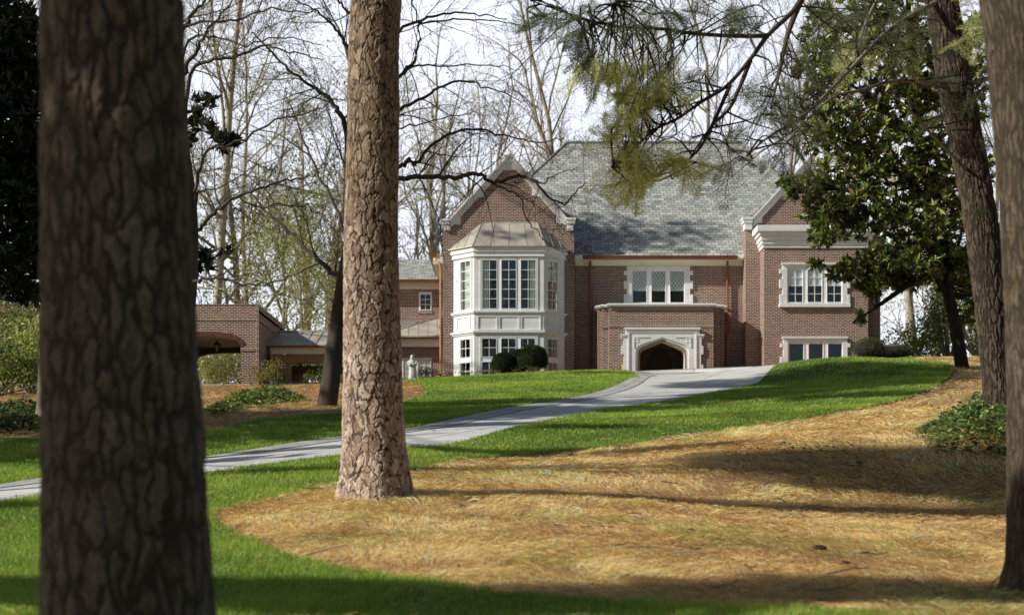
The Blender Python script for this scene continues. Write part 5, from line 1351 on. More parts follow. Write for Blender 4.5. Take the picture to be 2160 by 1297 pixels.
# ---- conifer with the leaning trunk and its overhanging limbs
con = empty('leaning_conifer', (WX(2115,20),20,tz(WX(2115,20),20)), 'leaning conifer behind the grey trunk with feathery limbs hanging over the house', 'tree')
cpth = wpath([(2122,930,98),(2118,885,80),(2108,800,70),(2101,740,66),(2082,555,70),(2052,370,68),(2016,185,70),(1985,0,66)],20)
top = cpth[-1][0]; cpth += [(top+np.array([-.35,-.1,1.6]),.19),(top+np.array([-.6,-.2,3.4]),.15),(top+np.array([-.7,-.3,7.]),.08)]
plated_trunk('trunk', cpth, con, 220, 1200, .045, .014, ((.03,.022,.016),(.075,.056,.04),(.16,.125,.09),(.10,.07,.045)), 8, elong=6, groove=.5)
L3 = lambda lst: np.array([P(*a) for a in lst])
hub = top+np.array([-.45,-.15,2.6])
limb_defs = [
 ([tuple(hub),P(1800,-170,18.6),P(1690,0,17.5),P(1665,32,17.3),P(1620,75,17),P(1583,125,16.8),P(1535,150+30,16.6),P(1480,215,16.4),P(1430,250,16.2),P(1380,275,16),P(1330,320,15.8),P(1290,352,15.6)], .048),
 ([P(1583,127,16.8),P(1560,185,16.8),P(1538,230,16.7),P(1505,262,16.6),P(1470,310,16.5),P(1444,297+60,16.3)], .035),
 ([P(1690,0,17.5),P(1668,54,17.4),P(1655,100,17.3),P(1640,170,17.1),P(1625,230,17)], .05),
 ([P(1620,75,17),P(1570,77,16.8),P(1470,72,16.4),P(1400,62,16.1),P(1310,57,15.8),P(1250,45,15.5),P(1195,28,15.3),P(1120,2,15)], .035),
 ([P(1540,180,16.6),P(1500,270,16.4),P(1470,320,16.2),P(1420,360,16),P(1380,370,15.9)], .03),
 ([tuple(hub),P(1760,-240,18),P(1560,-130,16.8),P(1440,-60,16),P(1350,-20,15.4),P(1290,10,15)], .06),
 ([tuple(cpth[7][0]),P(1880,60,19),P(1790,150,18.2),P(1700,240,17.6),P(1620,290,17.2),P(1570,335,17)], .045),
 ([tuple(cpth[6][0]),P(1900,170,19.2),P(1820,190,18.6),P(1750,210,18.2),P(1660,300,17.7)], .04),
 ([tuple(hub),P(1920,-150,19),P(1880,-60,18.6),P(1830,40,18.4),P(1800,120,18.2)], .05),
 ([tuple(hub),P(2100,-200,19.4),P(2180,-60,19),P(2200,60,18.8)], .05),
 ([tuple(cpth[5][0]),P(1980,300,19.3),P(1905,220,19),P(1860,190,18.8)], .03),
]
limbs = []
for pts, r in limb_defs:
    c = catmull(pts, 6); r *= .78; limbs.append((c, np.linspace(r, r*.22, len(c))))
obj_tubes('limb', limbs[:6], 8, M['bark_mid'], con); obj_tubes('limb', limbs[6:], 8, M['bark_grey'], con)
# sprays of flat feathery foliage
R = np.random.default_rng(21)
LIT_G = [(.70,.74,.30),(.84,.86,.42),(.55,.60,.24)]; MG = [(.40,.44,.20),(.54,.57,.26),(.70,.71,.34)]; DK = [(.12,.145,.085),(.17,.20,.11),(.26,.29,.15)]  # first palette is paler: sunlight painted into the sprays that catch it
fol = [ # (x, y, rx, ry, n, palette, depth, direction bias)
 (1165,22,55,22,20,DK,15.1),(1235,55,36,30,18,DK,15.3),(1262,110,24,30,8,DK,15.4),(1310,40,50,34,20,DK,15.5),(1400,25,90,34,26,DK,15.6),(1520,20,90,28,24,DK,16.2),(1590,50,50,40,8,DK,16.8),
 (1300,115,55,45,16,MG,15.6),(1270,130,45,30,14,LIT_G,15.5),(1380,120,60,50,26,MG,15.9),(1450,140,60,50,24,DK,16.2),(1400,200,55,50,26,MG,16.0),(1340,215,40,50,16,MG,15.7),(1375,260,45,35,16,DK,15.9),
 (1330,290,36,40,16,LIT_G,15.6),(1335,345,32,45,26,LIT_G,15.5),(1350,375,26,18,12,LIT_G,15.5),(1445,345,30,22,12,LIT_G,16),(1460,355,22,20,6,LIT_G,16),(1380,330,28,26,8,MG,15.9),
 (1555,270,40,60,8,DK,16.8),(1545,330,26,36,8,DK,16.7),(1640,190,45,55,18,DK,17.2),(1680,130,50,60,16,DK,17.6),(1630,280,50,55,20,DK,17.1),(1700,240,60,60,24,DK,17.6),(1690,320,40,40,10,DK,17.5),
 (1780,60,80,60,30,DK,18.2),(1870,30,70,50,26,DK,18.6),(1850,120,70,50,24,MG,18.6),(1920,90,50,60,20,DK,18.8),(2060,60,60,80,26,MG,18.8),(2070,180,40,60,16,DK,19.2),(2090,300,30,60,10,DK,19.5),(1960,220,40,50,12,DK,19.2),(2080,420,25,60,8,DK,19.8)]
LP = np.concatenate([l[0] for l in limbs])
tw = []; QP = []; QD = []; QC = []; QN = []
for x,y,rx,ry,n,cs_,Y in fol:
    for i in range(int(n*((.62 if cs_ is MG else .55) if x < 1520 else .5) if cs_ is not LIT_G else n*.75)):
        rr = math.sqrt(R.random()); a = R.random()*6.28
        c = P(x+rx*rr*math.cos(a), y+ry*rr*math.sin(a), Y+R.normal(0,.45))
        dd = np.linalg.norm(LP-c,axis=1); dd += np.where(LP[:,2] < c[2]-.2, .6, 0); j = np.argmin(dd+R.random(len(dd))*.35); q0 = LP[j]
        md = (q0+c)/2+R.normal(0,.06,3)+[0,0,.08*dd[j]]
        tw.append((catmull([q0,md,c],3), np.linspace(.012,.004,7)))
        # spray: a drooping axis with side twigs bearing needles
        ax = unit(c-q0); ax = unit(ax*.7+np.array([-.35,-.1,-.22])+R.normal(0,.35,3)); L = .20+.24*R.random()
        pn2 = unit(np.cross(ax, R.normal(0,1,3))); side = np.cross(ax,pn2)
        pa = [c+ax*L*t+np.array([0,0,-.18*L*t*t]) for t in np.linspace(0,1,4)]; tw.append((np.array(pa), np.array([.005,.004,.003,.002])))
        for t in np.linspace(.05,1,11):
            for s in (-1,1):
                b0 = c+ax*L*t+np.array([0,0,-.18*L*t*t]); d = unit(ax*.75+side*s*.8+pn2*R.normal(0,.15)+np.array([0,0,-.15])); l2 = .30*L*(1.25-t)*2.0*(.6+.6*R.random())
                k = 8; tt = np.linspace(.06,1,k)
                for sg in (-1,1):
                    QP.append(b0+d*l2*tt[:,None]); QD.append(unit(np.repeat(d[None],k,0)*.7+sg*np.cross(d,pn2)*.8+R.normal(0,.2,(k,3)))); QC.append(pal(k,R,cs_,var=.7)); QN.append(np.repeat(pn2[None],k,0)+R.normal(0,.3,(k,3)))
QP = np.concatenate(QP); QD = np.concatenate(QD); QC = np.concatenate(QC); QN = np.concatenate(QN); m = len(QP)
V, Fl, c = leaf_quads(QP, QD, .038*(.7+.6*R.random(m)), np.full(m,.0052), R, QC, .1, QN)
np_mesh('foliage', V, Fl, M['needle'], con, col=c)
# extra bare hanging twigs
ex = {}; tp_ = []
prm_min = .003
for l,(c_,r_) in enumerate(limbs[:9]):
    for k in range(4):
        t = .25+.72*R.random(); i = int(t*(len(c_)-2)); d = c_[i+1]-c_[i]; d = unit(unit(d)+R.normal(0,.5,3)+[-.3,0,.12]); grow(c_[i], d, (.55+.5*R.random()) if c_[i][2] > WZ(230,16) else .3, .008, 0, R, ex, tp_, [(7,.10,-.01,3,.5,.5,.25),(5,.14,-.01,2,.5,.5,.3),(3,.16,0,0,0,0,0)])
tw += [x for v in ex.values() for x in v]
obj_tubes('twigs', tw, 4, M['bark_dark'], con)

# ---- magnolias: rosettes of big glossy leaves
MAG = [(.10,.14,.035),(.18,.24,.055),(.42,.46,.13),(.24,.15,.07),(.04,.06,.022)]
MAGP = [.3,.3,.14,.1,.16]
def rosettes(parent, C, D, R, leaf, per, cols=MAG, pr=MAGP, name='foliage', mat='gloss_leaf'):
    n = len(C); P0 = np.repeat(C,per,0); Dm = np.repeat(unit(D),per,0); m = len(P0)
    rnd = R.normal(0,1,(m,3)); rnd -= Dm*(rnd*Dm).sum(1)[:,None]; rnd = unit(rnd); sp_ = (.35+1.1*R.random(m))[:,None]
    d = unit(Dm+rnd*sp_); P0 = P0-Dm*leaf*.5*R.random(m)[:,None]
    V, Fl, c = leaf_quads(P0, d, leaf*(.7+.5*R.random(m)), leaf*.36*(.8+.4*R.random(m)), R, pal(m,R,cols,pr,.5), .16, Dm+R.normal(0,.25,(m,3)))
    return np_mesh(name, V, Fl, M[mat], parent, col=c)
def crown(blobs, R, n, jit=1.0):
    """blobs: (x,y,rx,ry,weight,Y,rY)"""
    wts = np.array([b[4] for b in blobs],float); wts /= wts.sum(); C = []; D = []
    for b, w_ in zip(blobs, wts):
        k = int(n*w_); s = unit(R.normal(0,1,(k,3)))*(R.random(k)**.38)[:,None]
        x,y,rx,ry,_,Y,rY = b; c0 = P(x,y,Y); sc_ = np.array([rx/F*Y, rY, ry/F*Y]); C.append(c0+s*sc_); D.append(unit(s*[1,1,1]+[0,0,.35]+R.normal(0,.45,(k,3))))
    return np.concatenate(C), np.concatenate(D)
R = np.random.default_rng(31)
mg = empty('magnolia_tree', (WX(2028,43),43,tz(WX(2028,43),43)), 'big glossy leaved magnolia on a thin dark trunk covering the right gable', 'tree')
mblobs = [(1800,60,110,80,1.3,43,1.8),(1930,80,120,100,1.4,43.5,2),(1740,150,70,60,.7,42.5,1.3),(1850,200,120,90,1.5,43,2),(1980,220,100,110,1.3,43.5,2),(1760,270,80,60,.9,42.4,1.4),
 (1880,330,120,90,1.6,43,2),(2000,380,90,100,1.3,43.5,2),(1790,370,80,50,.8,42.4,1.3),(1700,400,48,24,.38,41.8,.7),(1740,440,60,28,.5,42,.9),(1830,450,90,55,1.0,42.5,1.5),(1950,480,100,80,1.4,43,2),
 (1745,497,46,20,.30,41.6,.8),(1778,572,32,18,.2,41.6,.6),(1850,555,60,40,.75,42,1.2),(1730,480,30,20,.14,41.6,.5),(1838,606,26,18,.18,41.8,.6),(1920,560,70,50,.9,42.6,1.5),(2020,560,70,60,1.0,43.5,1.6),(1722,560,16,7,.06,41.6,.3),(2060,640,40,40,.35,44,1.0),(1815,672,14,12,.06,41.8,.3),(1660,385,18,10,.08,41.8,.3),(2040,130,60,80,.8,44,2)]
C, D = crown(mblobs, R, 2700)
rosettes(mg, C, D, R, .26, 10)
tr = [P(2034,790,43),P(2028,765,43),P(2018,700,43),P(2005,640,43),P(1998,600,43),P(2000,560,43),P(1980,440,43.2),P(1940,300,43.2),P(1920,120,43.2),P(1915,-60,43.3)]
c_ = catmull(tr,5); mt = [(c_, np.linspace(.21,.07,len(c_)))]
for l in ([P(2003,625,43),P(1982,600,42.8),P(1974,575,42.6),P(1965,540,42.4),P(1930,480,42),P(1860,430,41.9),P(1760,395,41.8)],[P(2012,670,43),P(2003,610,43.1),P(2008,560,43.3),P(2030,480,43.6),P(2040,350,44)],[P(1974,575,42.6),P(1930,590,42.2),P(1860,575,41.9),P(1780,590,41.6)],[P(1980,440,43.2),P(1890,360,42.8),P(1800,300,42.5),P(1740,270,42.3)],[P(1940,300,43.2),P(1850,220,42.8),P(1770,160,42.5)],[P(1860,430,41.9),P(1800,470,41.7),P(1740,495,41.6)],[P(1930,590,42.2),P(1860,640,42),P(1818,668,41.8)]):
    c_ = catmull(l,5); mt.append((c_, np.linspace(.10,.02,len(c_))))
obj_tubes('trunk', mt[:1]+mt[2:3], 9, M['bark_dark'], mg); 
LPm = np.concatenate([l[0] for l in mt]); lt = []
for i in R.choice(len(C), 520, replace=False):
    dd = np.linalg.norm(LPm-C[i],axis=1); j = np.argmin(dd+(LPm[:,2] > C[i][2])*.4); lt.append((np.array([LPm[j],(LPm[j]+C[i])/2+R.normal(0,.08,3)-[0,0,.05],C[i]]), np.array([.03,.018,.006])))
obj_tubes('branches', mt[1:2]+mt[3:]+lt, 5, M['bark_dark'], mg)

ml_ = empty('magnolia_tree', (WX(-60,27),27,tz(WX(-60,27),27)), 'dark magnolia behind the near trunk reaching in from the left edge', 'tree')
lbl = [(-60,80,150,160,2.2,27,2),(40,120,80,130,1.3,26.5,1.3),(-40,300,140,120,1.8,27,2),(50,300,60,120,.9,26.4,1.2),(30,450,75,100,.9,26.4,1.2),(20,560,60,70,.55,26.2,1.0),(80,420,60,120,.8,26.4,1),(-60,500,120,100,1.4,27,1.8),(150,200,100,200,1.2,27,1.2),(180,450,100,160,.9,27,1.2),(60,620,40,22,.16,26.2,.6),
 (300,300,60,200,.4,27,1)]
C, D = crown(lbl, R, 2300)
cl = [(432,200,18,22,.0),(418,240,22,18,0),(440,262,16,16,0),(455,285,20,12,0),(478,293,20,10,0),(490,300,14,10,0),(408,280,14,20,0),(425,545,22,16,0),(440,552,18,12,0),(412,560,14,16,0),(478,530,8,7,0),(470,312,10,8,0)]
for x,y,rx,ry,_ in cl:
    k = 5 if rx > 10 else 2; s = R.normal(0,.5,(k,3)); C = np.r_[C, np.array([P(x+rx*a[0],y+ry*a[1],26+a[2]*.3) for a in s])]; D = np.r_[D, unit(R.normal(0,1,(k,3))+[.4,0,.2])]
rosettes(ml_, C, D, R, .20, 11, [(.014,.024,.010),(.02,.035,.014),(.035,.055,.02),(.03,.022,.014),(.05,.08,.03)], [.35,.3,.15,.1,.1])
c_ = catmull([P(-120,1010,27),P(-90,860,27),P(-60,600,27),P(-50,200,27),P(-30,-200,27)],5); lt = [(c_, np.linspace(.26,.1,len(c_)))]
for l in ([P(-70,600,27),P(20,632,26.4),P(60,625,26.2),P(110,612,26)],[P(-55,350,27),P(150,300,26.5),P(330,260,26),P(410,235,26),P(440,262,26),P(490,298,26)],[P(-60,600,27),P(200,570,26.5),P(380,560,26),P(430,552,26),P(480,530,26)],[P(-50,200,27),P(120,120,26.6),P(300,60,26.2)]):
    c_ = catmull(l,5); lt.append((c_, np.linspace(.06,.01,len(c_))))
obj_tubes('trunk', lt[:1], 9, M['bark_dark'], ml_)
LPm = np.concatenate([l[0] for l in lt])
for i in R.choice(len(C), 380, replace=False):
    dd = np.linalg.norm(LPm-C[i],axis=1); j = np.argmin(dd); lt.append((np.array([LPm[j],(LPm[j]+C[i])/2+R.normal(0,.08,3),C[i]]), np.array([.025,.014,.005])))
obj_tubes('branches', lt[1:], 5, M['bark_dark'], ml_)
# slim dark trunk just left of the near trunk
st_ = empty('slim_trunk', (WX(90,30),30,tz(WX(90,30),30)), 'slim brown trunk just peeping out left of the big near trunk', 'tree')
c_ = catmull([P(96,880,30),P(100,845,30),P(104,700,30),P(106,500,30),P(112,200,30),P(120,-100,30)],6); r_ = np.linspace(.22,.15,len(c_)); r_[0] = .3
obj_tubes('trunk', [(c_,r_)], 12, M['bark_grey'], st_)
VBR = {}
grow(c_[-1], np.array([.2,0,1.]), 5, .12, 0, R, VBR, tp_, [(6,.1,.05,7,.6,.7,.1),(5,.14,.03,4,.5,.6,.2),(3,.2,0,0,0,0,0)])
obj_tubes('branches', [x for v in VBR.values() for x in v], 5, M['bark_grey'], st_)

# ---- dark leaning broadleaf behind the pine, limbs traced then twigged
def traced_tree(name, label, trunk, r0, r1, defs, Rs, twig_n, mat, prm, tl=1.6, leafn=0):
    global prm_min
    prm_min = .0035
    b_ = trunk[1]; root = empty(name, (b_[0],b_[1],tz(b_[0],b_[1])), label, 'tree')
    c_ = catmull(trunk,6); r_ = np.linspace(r0,r1,len(c_)); r_[0] *= 1.25
    obj_tubes('trunk', [(c_,r_)], 12, mat, root)
    allp = []; ex = {}; tips = []
    for pts, r in defs:
        c = catmull(pts,5); c[1:-1] += Rs.normal(0,.018,(len(c)-2,3)); r *= .8; rr = np.linspace(r, max(r*.22,.006), len(c)); allp.append((c,rr))
        Lc = np.linalg.norm(np.diff(c,axis=0),axis=1).sum(); k = int(twig_n*Lc)
        for q in range(k):
            t = .12+.88*(q+Rs.random())/k; i = min(int(t*(len(c)-1)),len(c)-2); d = unit(c[i+1]-c[i]); rn = Rs.normal(0,1,3); rn[1] *= .8; rn -= d*rn.dot(d); d = unit(d*.75+unit(rn)*.75+[0,0,.1])
            grow(c[i], d, tl*(.5+.8*Rs.random())*(1.1-.5*t), max(.005,rr[i]*.45), 0, Rs, ex, tips, prm)
    allp += [x for v in ex.values() for x in v]
    V, Fc = tube_mesh(allp[:len(defs)], 6); V2, F2 = tube_mesh(allp[len(defs):], 3)
    np_mesh('branches', np.r_[V,V2], [np.r_[Fc, F2+len(V)]], mat, root, smooth=True)
    if leafn:
        T = np.array([t[0] for t in tips]); k = Rs.choice(len(T), leafn); P0 = T[k]+Rs.normal(0,.03,(leafn,3)); D_ = unit(Rs.normal(0,.5,(leafn,3))+[0,0,-1.])
        V, Fl, c = leaf_quads(P0, D_, .05*(.7+.6*Rs.random(leafn)), .022*np.ones(leafn), Rs, pal(leafn,Rs,[(.04,.03,.02),(.09,.10,.04)])); np_mesh('dry_leaves', V, Fl, M['leaf'], root, col=c)
    return root
TWP = [(7,.13,.015,5,.55,.6,.15),(5,.17,.01,4,.5,.65,.15),(3,.2,.0,0,0,0,0)]
Rs = np.random.default_rng(41)
Z1 = 34
td = traced_tree('dark_leaning_tree','dark leaning trunk left of the tall pine with long black twisting branches',
 [P(684,885,Z1),P(690,856,Z1),P(703,760,Z1),P(718,650,Z1),P(732,560,Z1),P(752,470,Z1),P(770,380,Z1),P(785,280,Z1),P(790,160,Z1),P(800,20,Z1),P(810,-120,Z1)],.24,.08,
 [([P(772,375,33.9),P(842,376,32.5),P(900,372,32),P(960,375,31.6),P(985,367,31.5),P(1015,370,31.4),P(1042,385,31.3),P(1080,374,31.2),P(1102,372,31.2),P(1130,386,31),P(1150,410,31),P(1185,429,31),P(1210,412,31),P(1235,385,31)],.075),
  ([P(1042,385,31.3),P(1075,403,31.2),P(1100,420,31.1),P(1112,465,31),P(1130,485,31),P(1155,510,31),P(1185,530,30.9)],.025),
  ([P(1102,372,31.2),P(1150,385,31.3),P(1170,368,31.4),P(1200,360,31.5),P(1220,352,31.6)],.022),
  ([P(775,365,34),P(842,352,33),P(862,338,32.8),P(880,345,32.7),P(900,315,32.5),P(935,290,32.3),P(1000,273,32),P(1060,285,31.8),P(1130,300,31.5),P(1190,290,31.3)],.065),
  ([P(785,290,34),P(842,228,33.4),P(890,210,33.2),P(935,182,33),P(990,172,32.8),P(1040,188,32.6),P(1100,215,32.4)],.055),
  ([P(788,230,34),P(848,155,33.5),P(868,135,33.4),P(880,100,33.3),P(884,50,33.2),P(872,10,33.1),P(865,-30,33)],.055),
  ([P(848,155,33.5),P(880,138,33.4),P(940,140,33.2),P(1050,138,33),P(1090,150,32.8)],.035),
  ([P(790,100,34),P(850,60,33.6),P(900,38,33.4),P(960,28,33.2),P(1010,32,33),P(1070,40,32.8)],.05),
  ([P(884,50,33.2),P(930,45,33),P(1000,42,32.8),P(1080,48,32.6),P(1120,65,32.4)],.03),
  ([P(790,260,34),P(842,270,33.5),P(900,258,33.4),P(980,240,33.2),P(1010,240,33)],.03),
  ([P(745,500,34),P(732,288,34.4),P(712,235,34.8),P(690,205,35),P(650,175,35.2),P(600,140,35.4),P(560,95,35.6),P(530,70,35.8)],.09),
  ([P(712,235,34.8),P(700,212,35),P(725,212,35.2),P(738,205,35.3)],.025),
  ([P(785,160,34.2),P(740,110,34.5),P(722,80,34.8),P(700,50,35),P(660,20,35.2),P(600,-10,35.4)],.07),
  ([P(790,60,34.2),P(740,30,34.6),P(715,5,34.8),P(690,-30,35)],.06),
  ([P(740,520,34),P(728,360,34.3),P(715,320,34.5),P(700,270,34.7),P(690,215,35)],.04),
  ([P(735,590,34),P(690,565,34.4),P(640,520,34.8),P(600,480,35.2),P(555,440,35.6),P(530,405,36)],.085),
  ([P(737,545,34),P(720,470,34.4),P(690,400,34.8),P(655,330,35.2),P(620,240,35.6),P(600,190,36)],.06),
  ([P(655,330,35.2),P(600,290,35.5),P(540,268,35.8),P(480,240,36)],.03),
 ], Rs, 1.9, M['bark_mid'], TWP, 1.5, 900)
Z2 = 24
tl_ = traced_tree('dark_branching_tree','dark tree hidden behind the near trunk, fine black branches above the carport',
 [P(330,985,Z2),P(335,950,Z2),P(360,820,Z2),P(385,700,Z2),P(396,600,Z2),P(400,500,Z2),P(395,400,Z2),P(380,280,Z2),P(370,120,Z2),P(360,-60,Z2)],.20,.09,
 [([P(396,590,Z2),P(415,592,23.8),P(440,585,23.6),P(470,588,23.5),P(510,601,23.4),P(560,598,23.3),P(610,585,23.2),P(660,560,23),P(720,548,22.8)],.035),
  ([P(440,585,23.6),P(480,572,23.6),P(500,548,23.5),P(510,525,23.4)],.02),
  ([P(400,500,Z2),P(425,478,23.8),P(450,450,23.6),P(500,415,23.4),P(540,400,23.2),P(590,385,23),P(650,372,22.8),P(690,345,22.6)],.045),
  ([P(500,415,23.4),P(545,435,23.3),P(600,430,23.2),P(660,442,23),P(700,470,22.8)],.02),
  ([P(398,480,Z2),P(410,430,23.9),P(415,390,23.8),P(425,350,23.7),P(440,320,23.6),P(500,300,23.4),P(580,255,23.1),P(640,240,23),P(700,215,22.8)],.045),
  ([P(385,320,Z2),P(400,110+50,23.9),P(440,128,23.7),P(500,118,23.4),P(560,100,23.2),P(620,110,23),P(680,128,22.8)],.045),
  ([P(375,200,Z2),P(395,60+80,23.9),P(420,100,23.8),P(440,60,23.6),P(465,30,23.5),P(500,-5,23.3)],.05),
  ([P(375,180,Z2),P(400,85,23.9),P(450,78,23.7),P(520,92,23.4),P(600,78,23.2),P(680,95,23)],.03),
  ([P(370,100,Z2),P(400,35,23.9),P(430,5,23.7),P(460,-30,23.5)],.05),
  ([P(370,60,Z2),P(420,48,23.8),P(500,42,23.5),P(570,20,23.2),P(640,30,23),P(700,10,22.8)],.03),
  ([P(396,440,Z2),P(420,405,24.3),P(470,395,24.6),P(540,350,25),P(600,330,25.2)],.02),
 ], Rs, 2.2, M['bark_mid'], TWP, 1.15, 900)

# ---- loose needles and twigs lying about
_R = np.random.default_rng(91)
q = scatter(fl, 5200, 7.5, 34, 1.6, _R); o = needles('fallen_needles', q, _R, L=.10, w0=.002, lift=.02, gain=.9); o.location.z += .05
setp(o, 'stray brown pine needles lying on the lawn', 'pine needles', kind='stuff')
q = scatter(np.array(isl), 160, 7.8, 30, 1.5, _R); pl = []
for a in q:
    t = _R.random()*6.28; L = .10+.28*_R.random(); z = tz(*a)+.045; d_ = np.array([math.cos(t),math.sin(t),.08*_R.normal()]); b0 = np.array([a[0],a[1],z]); kk = max(1,a[1]/14)
    pl.append((np.array([b0, b0+d_*L*.5+_R.normal(0,.02,3), b0+d_*L+[0,0,.01]]), np.array([.006,.005,.003])*kk))
o = obj_tubes('fallen_twigs', pl, 5, M['bark_grey'], None); setp(o, 'small dead twigs littering the straw bed', 'twigs', kind='stuff')
# ---- pine cones on the straw
def cone(x, y, label, s=1.0):
    q = xy(x,y); z = tz(*q); r = empty('pine_cone', (q[0],q[1],z), label, 'pine cone', 'pine cones on the straw', rz=x)
    m = MB(); R_ = np.random.default_rng(x)
    for i in range(34):
        t = i/34; a = i*2.4; rr = .032*s*math.sin(math.pi*(.12+.8*t))**.8; zc_ = (t-.5)*.085*s
        p = np.array([q[0]+zc_, q[1]+rr*math.cos(a)*.6, z+.03*s+rr*math.sin(a)*.6]); o = np.array([zc_*.2+.006, rr*math.cos(a), rr*math.sin(a)])
        m.cyl(tuple(p), tuple(p+unit(o)*.018*s), .006*s, .010*s, 5)
    m.build('scales', M['cone'], r)
M['cone'] = simple('cone_scale',(.06,.035,.02),(.13,.08,.05),30,.8,.3)
for x,y,l,s in ((975,1077,'dark pine cone right of the tall pine base',.8),(1728,1168,'largest dark pine cone in the middle of the straw bed',1.0),(1457,1127,'dark pine cone in the centre of the sunlit straw',.75),(1782,1196,'pine cone right of and below the largest one',.7),(1812,985,'pine cone in the shade near the ivy',.8)):
    cone(x,y,l,s)
for i,(x,y,l) in enumerate(((1613,935,'pale fallen leaf lying on the straw near the lawn edge'),(1958,905,'curled pale leaf beside the ivy mound'),(1850,885,'yellow fallen leaf on the straw below the lawn'),(1000,1071,'pale leaf scrap near the pine cone'))):
    q = xy(x,y); z = tz(*q)+.04; m = MB(); s = .06+.02*(i%2)
    m.addl([(q[0]-s,q[1],z),(q[0],q[1]-s*.6,z+.03),(q[0]+s,q[1],z+.02),(q[0],q[1]+s*.6,z+.05)],[(0,1,2),(0,2,3)])
    o = m.build('fallen_leaf', simple('dry_leaf%d'%i,(.5,.38,.18),(.62,.5,.28),20,.7,0), None); setp(o, l, 'leaf')
# ------------------------------------------------------------------ light, sky, off-frame shade trees, camera
EL, AZ = math.radians(32), math.radians(17)
Ld = np.array([math.cos(EL)*math.cos(AZ), math.cos(EL)*math.sin(AZ), -math.sin(EL)])   # travel direction of the light
def shade_tree(label, spots, R, n, leaf, root_xy, density_cols=MAG):
    """a leafy tree standing left of the view; spots: (target point, distance back along the sun ray, radii)"""
    r = empty('evergreen_tree', (root_xy[0],root_xy[1],tz(*root_xy)), label, 'tree')
    C = []; wts = np.array([s[2][0]*s[2][1]*.5+s[2][2]*s[2][1]*.5 for s in spots]); wts = wts/wts.sum(); br = []
    trunk = [np.array([root_xy[0],root_xy[1],tz(*root_xy)-.2])]; hmax = max((s[0]-Ld*s[1])[2] for s in spots)
    tp = np.array([root_xy[0]+.3,root_xy[1],hmax+.5]); c_ = catmull([trunk[0],(trunk[0]+tp)/2+[.1,.1,0],tp],8); br.append((c_, np.linspace(.24,.06,len(c_))))
    for s, w_ in zip(spots, wts):
        c0 = s[0]-Ld*s[1]; k = max(20,int(2.3*n*w_)); q = unit(R.normal(0,1,(k,3)))*(R.random(k)**.45)[:,None]*np.array(s[2])
        C.append(c0+q); j = np.argmin(np.linalg.norm(c_-c0-[0,0,-.8],axis=1)); br.append((np.array([c_[j],(c_[j]+c0)/2+[0,0,.15],c0]), np.array([.07,.05,.02])))
    C = np.concatenate(C); D = unit(R.normal(0,1,C.shape)+[0,0,.3])
    rosettes(r, C, D, R, leaf*1.15, 11)
    obj_tubes('trunk', br[:1], 9, M['bark_grey'], r); obj_tubes('branches', br[1:], 6, M['bark_grey'], r)
def G(x, y):
    q = xy(x,y); return np.array([q[0],q[1],tz(*q)])
R = np.random.default_rng(77)
# shade on the near trunk and the strip along the bottom of the frame
shade_tree('evergreen left of the viewer shading the big near trunk',
 [(np.array([-1.3,5.,1.2]),7.5,(1.0,.50,.9)),(np.array([-1.3,5.0,2.2]),7.5,(.8,.36,.55)),(np.array([-1.2,4.95,3.1]),8,(.6,.22,.2)),
  (G(560,1262),9,(1.0,.42,.35)),(G(800,1272),9.5,(1.3,.42,.4)),(G(1080,1292),10,(1.3,.40,.4)),(G(1400,1272),10.5,(1.1,.40,.35)),(G(1700,1258),11,(1.5,.42,.35)),(G(2000,1256),11.5,(1.5,.42,.35)),(G(1250,1275),10.3,(1.0,.4,.3)),(G(1850,1258),11.2,(1.0,.35,.3)),(G(300,1262),8.5,(1.0,.5,.4)),
  (G(40,1250),8.5,(.6,.4,.4))],R,1200,.15,(-9.5,3.5))
shade_tree('evergreen outside the left edge shading the lawn beside the driveway',
 [(G(560,925),15,(2.0,1.1,1.0)),(G(680,950),14,(1.4,1.0,.8)),(G(650,905),15,(1.6,1.2,.8)),(G(820,895),15,(1.2,.9,.6)),(G(640,1000),13,(.8,.22,.35)),(G(600,875),16,(2.0,1.6,.8)),(G(450,872),17,(1.6,1.4,.7)),(G(700,868),16.5,(1.4,1.6,.7)),(G(250,950),13,(1.6,1.3,1.0)),(G(50,905),14,(2.0,2.0,1.3)),(G(20,960),14,(2.2,1.6,.9)),(G(60,935),14,(1.8,1.6,.8)),(G(60,1075),11,(.7,.25,.3)),(G(470,905),17,(1.6,1.2,.8)),(G(480,975),14,(1.0,.6,.5))],R,1000,.2,(-17,19))
shade_tree('tall evergreen left of the pine shading the far lawn',
 [(G(950,880),24,(2.0,1.8,1.2)),(G(1120,850),26,(1.6,1.6,.9)),(G(1010,868),25,(1.6,1.4,.9)),(G(900,858),26,(1.4,1.5,.8)),(G(1000,960),22,(1.0,.4,.4)),(G(1010,900),23,(.9,.6,.4))],R,950,.24,(-21,29))
shade_tree('broad evergreen left of the view shading the right side lawn',
 [(G(1350,868),27,(1.5,.9,.6)),(G(1450,850),29,(2.2,1.2,.9)),(G(1560,840),29,(2.2,1.8,1.0)),(G(1660,828),30,(2.4,2.4,1.2)),(G(1780,815),31,(2.8,3.0,1.5)),(G(1900,800),33,(2.6,3.4,1.5)),(G(1820,838),30,(1.6,1.2,.8)),(G(1700,805),32,(2.4,2.4,1.2)),(G(1540,815),31,(1.8,2.0,1.)),(G(1250,905),26,(.9,.5,.4)),(G(1750,788),36,(2.,2.,1.)),(G(1900,780),36,(2.,2.,1.))],R,1900,.26,(-22,22))
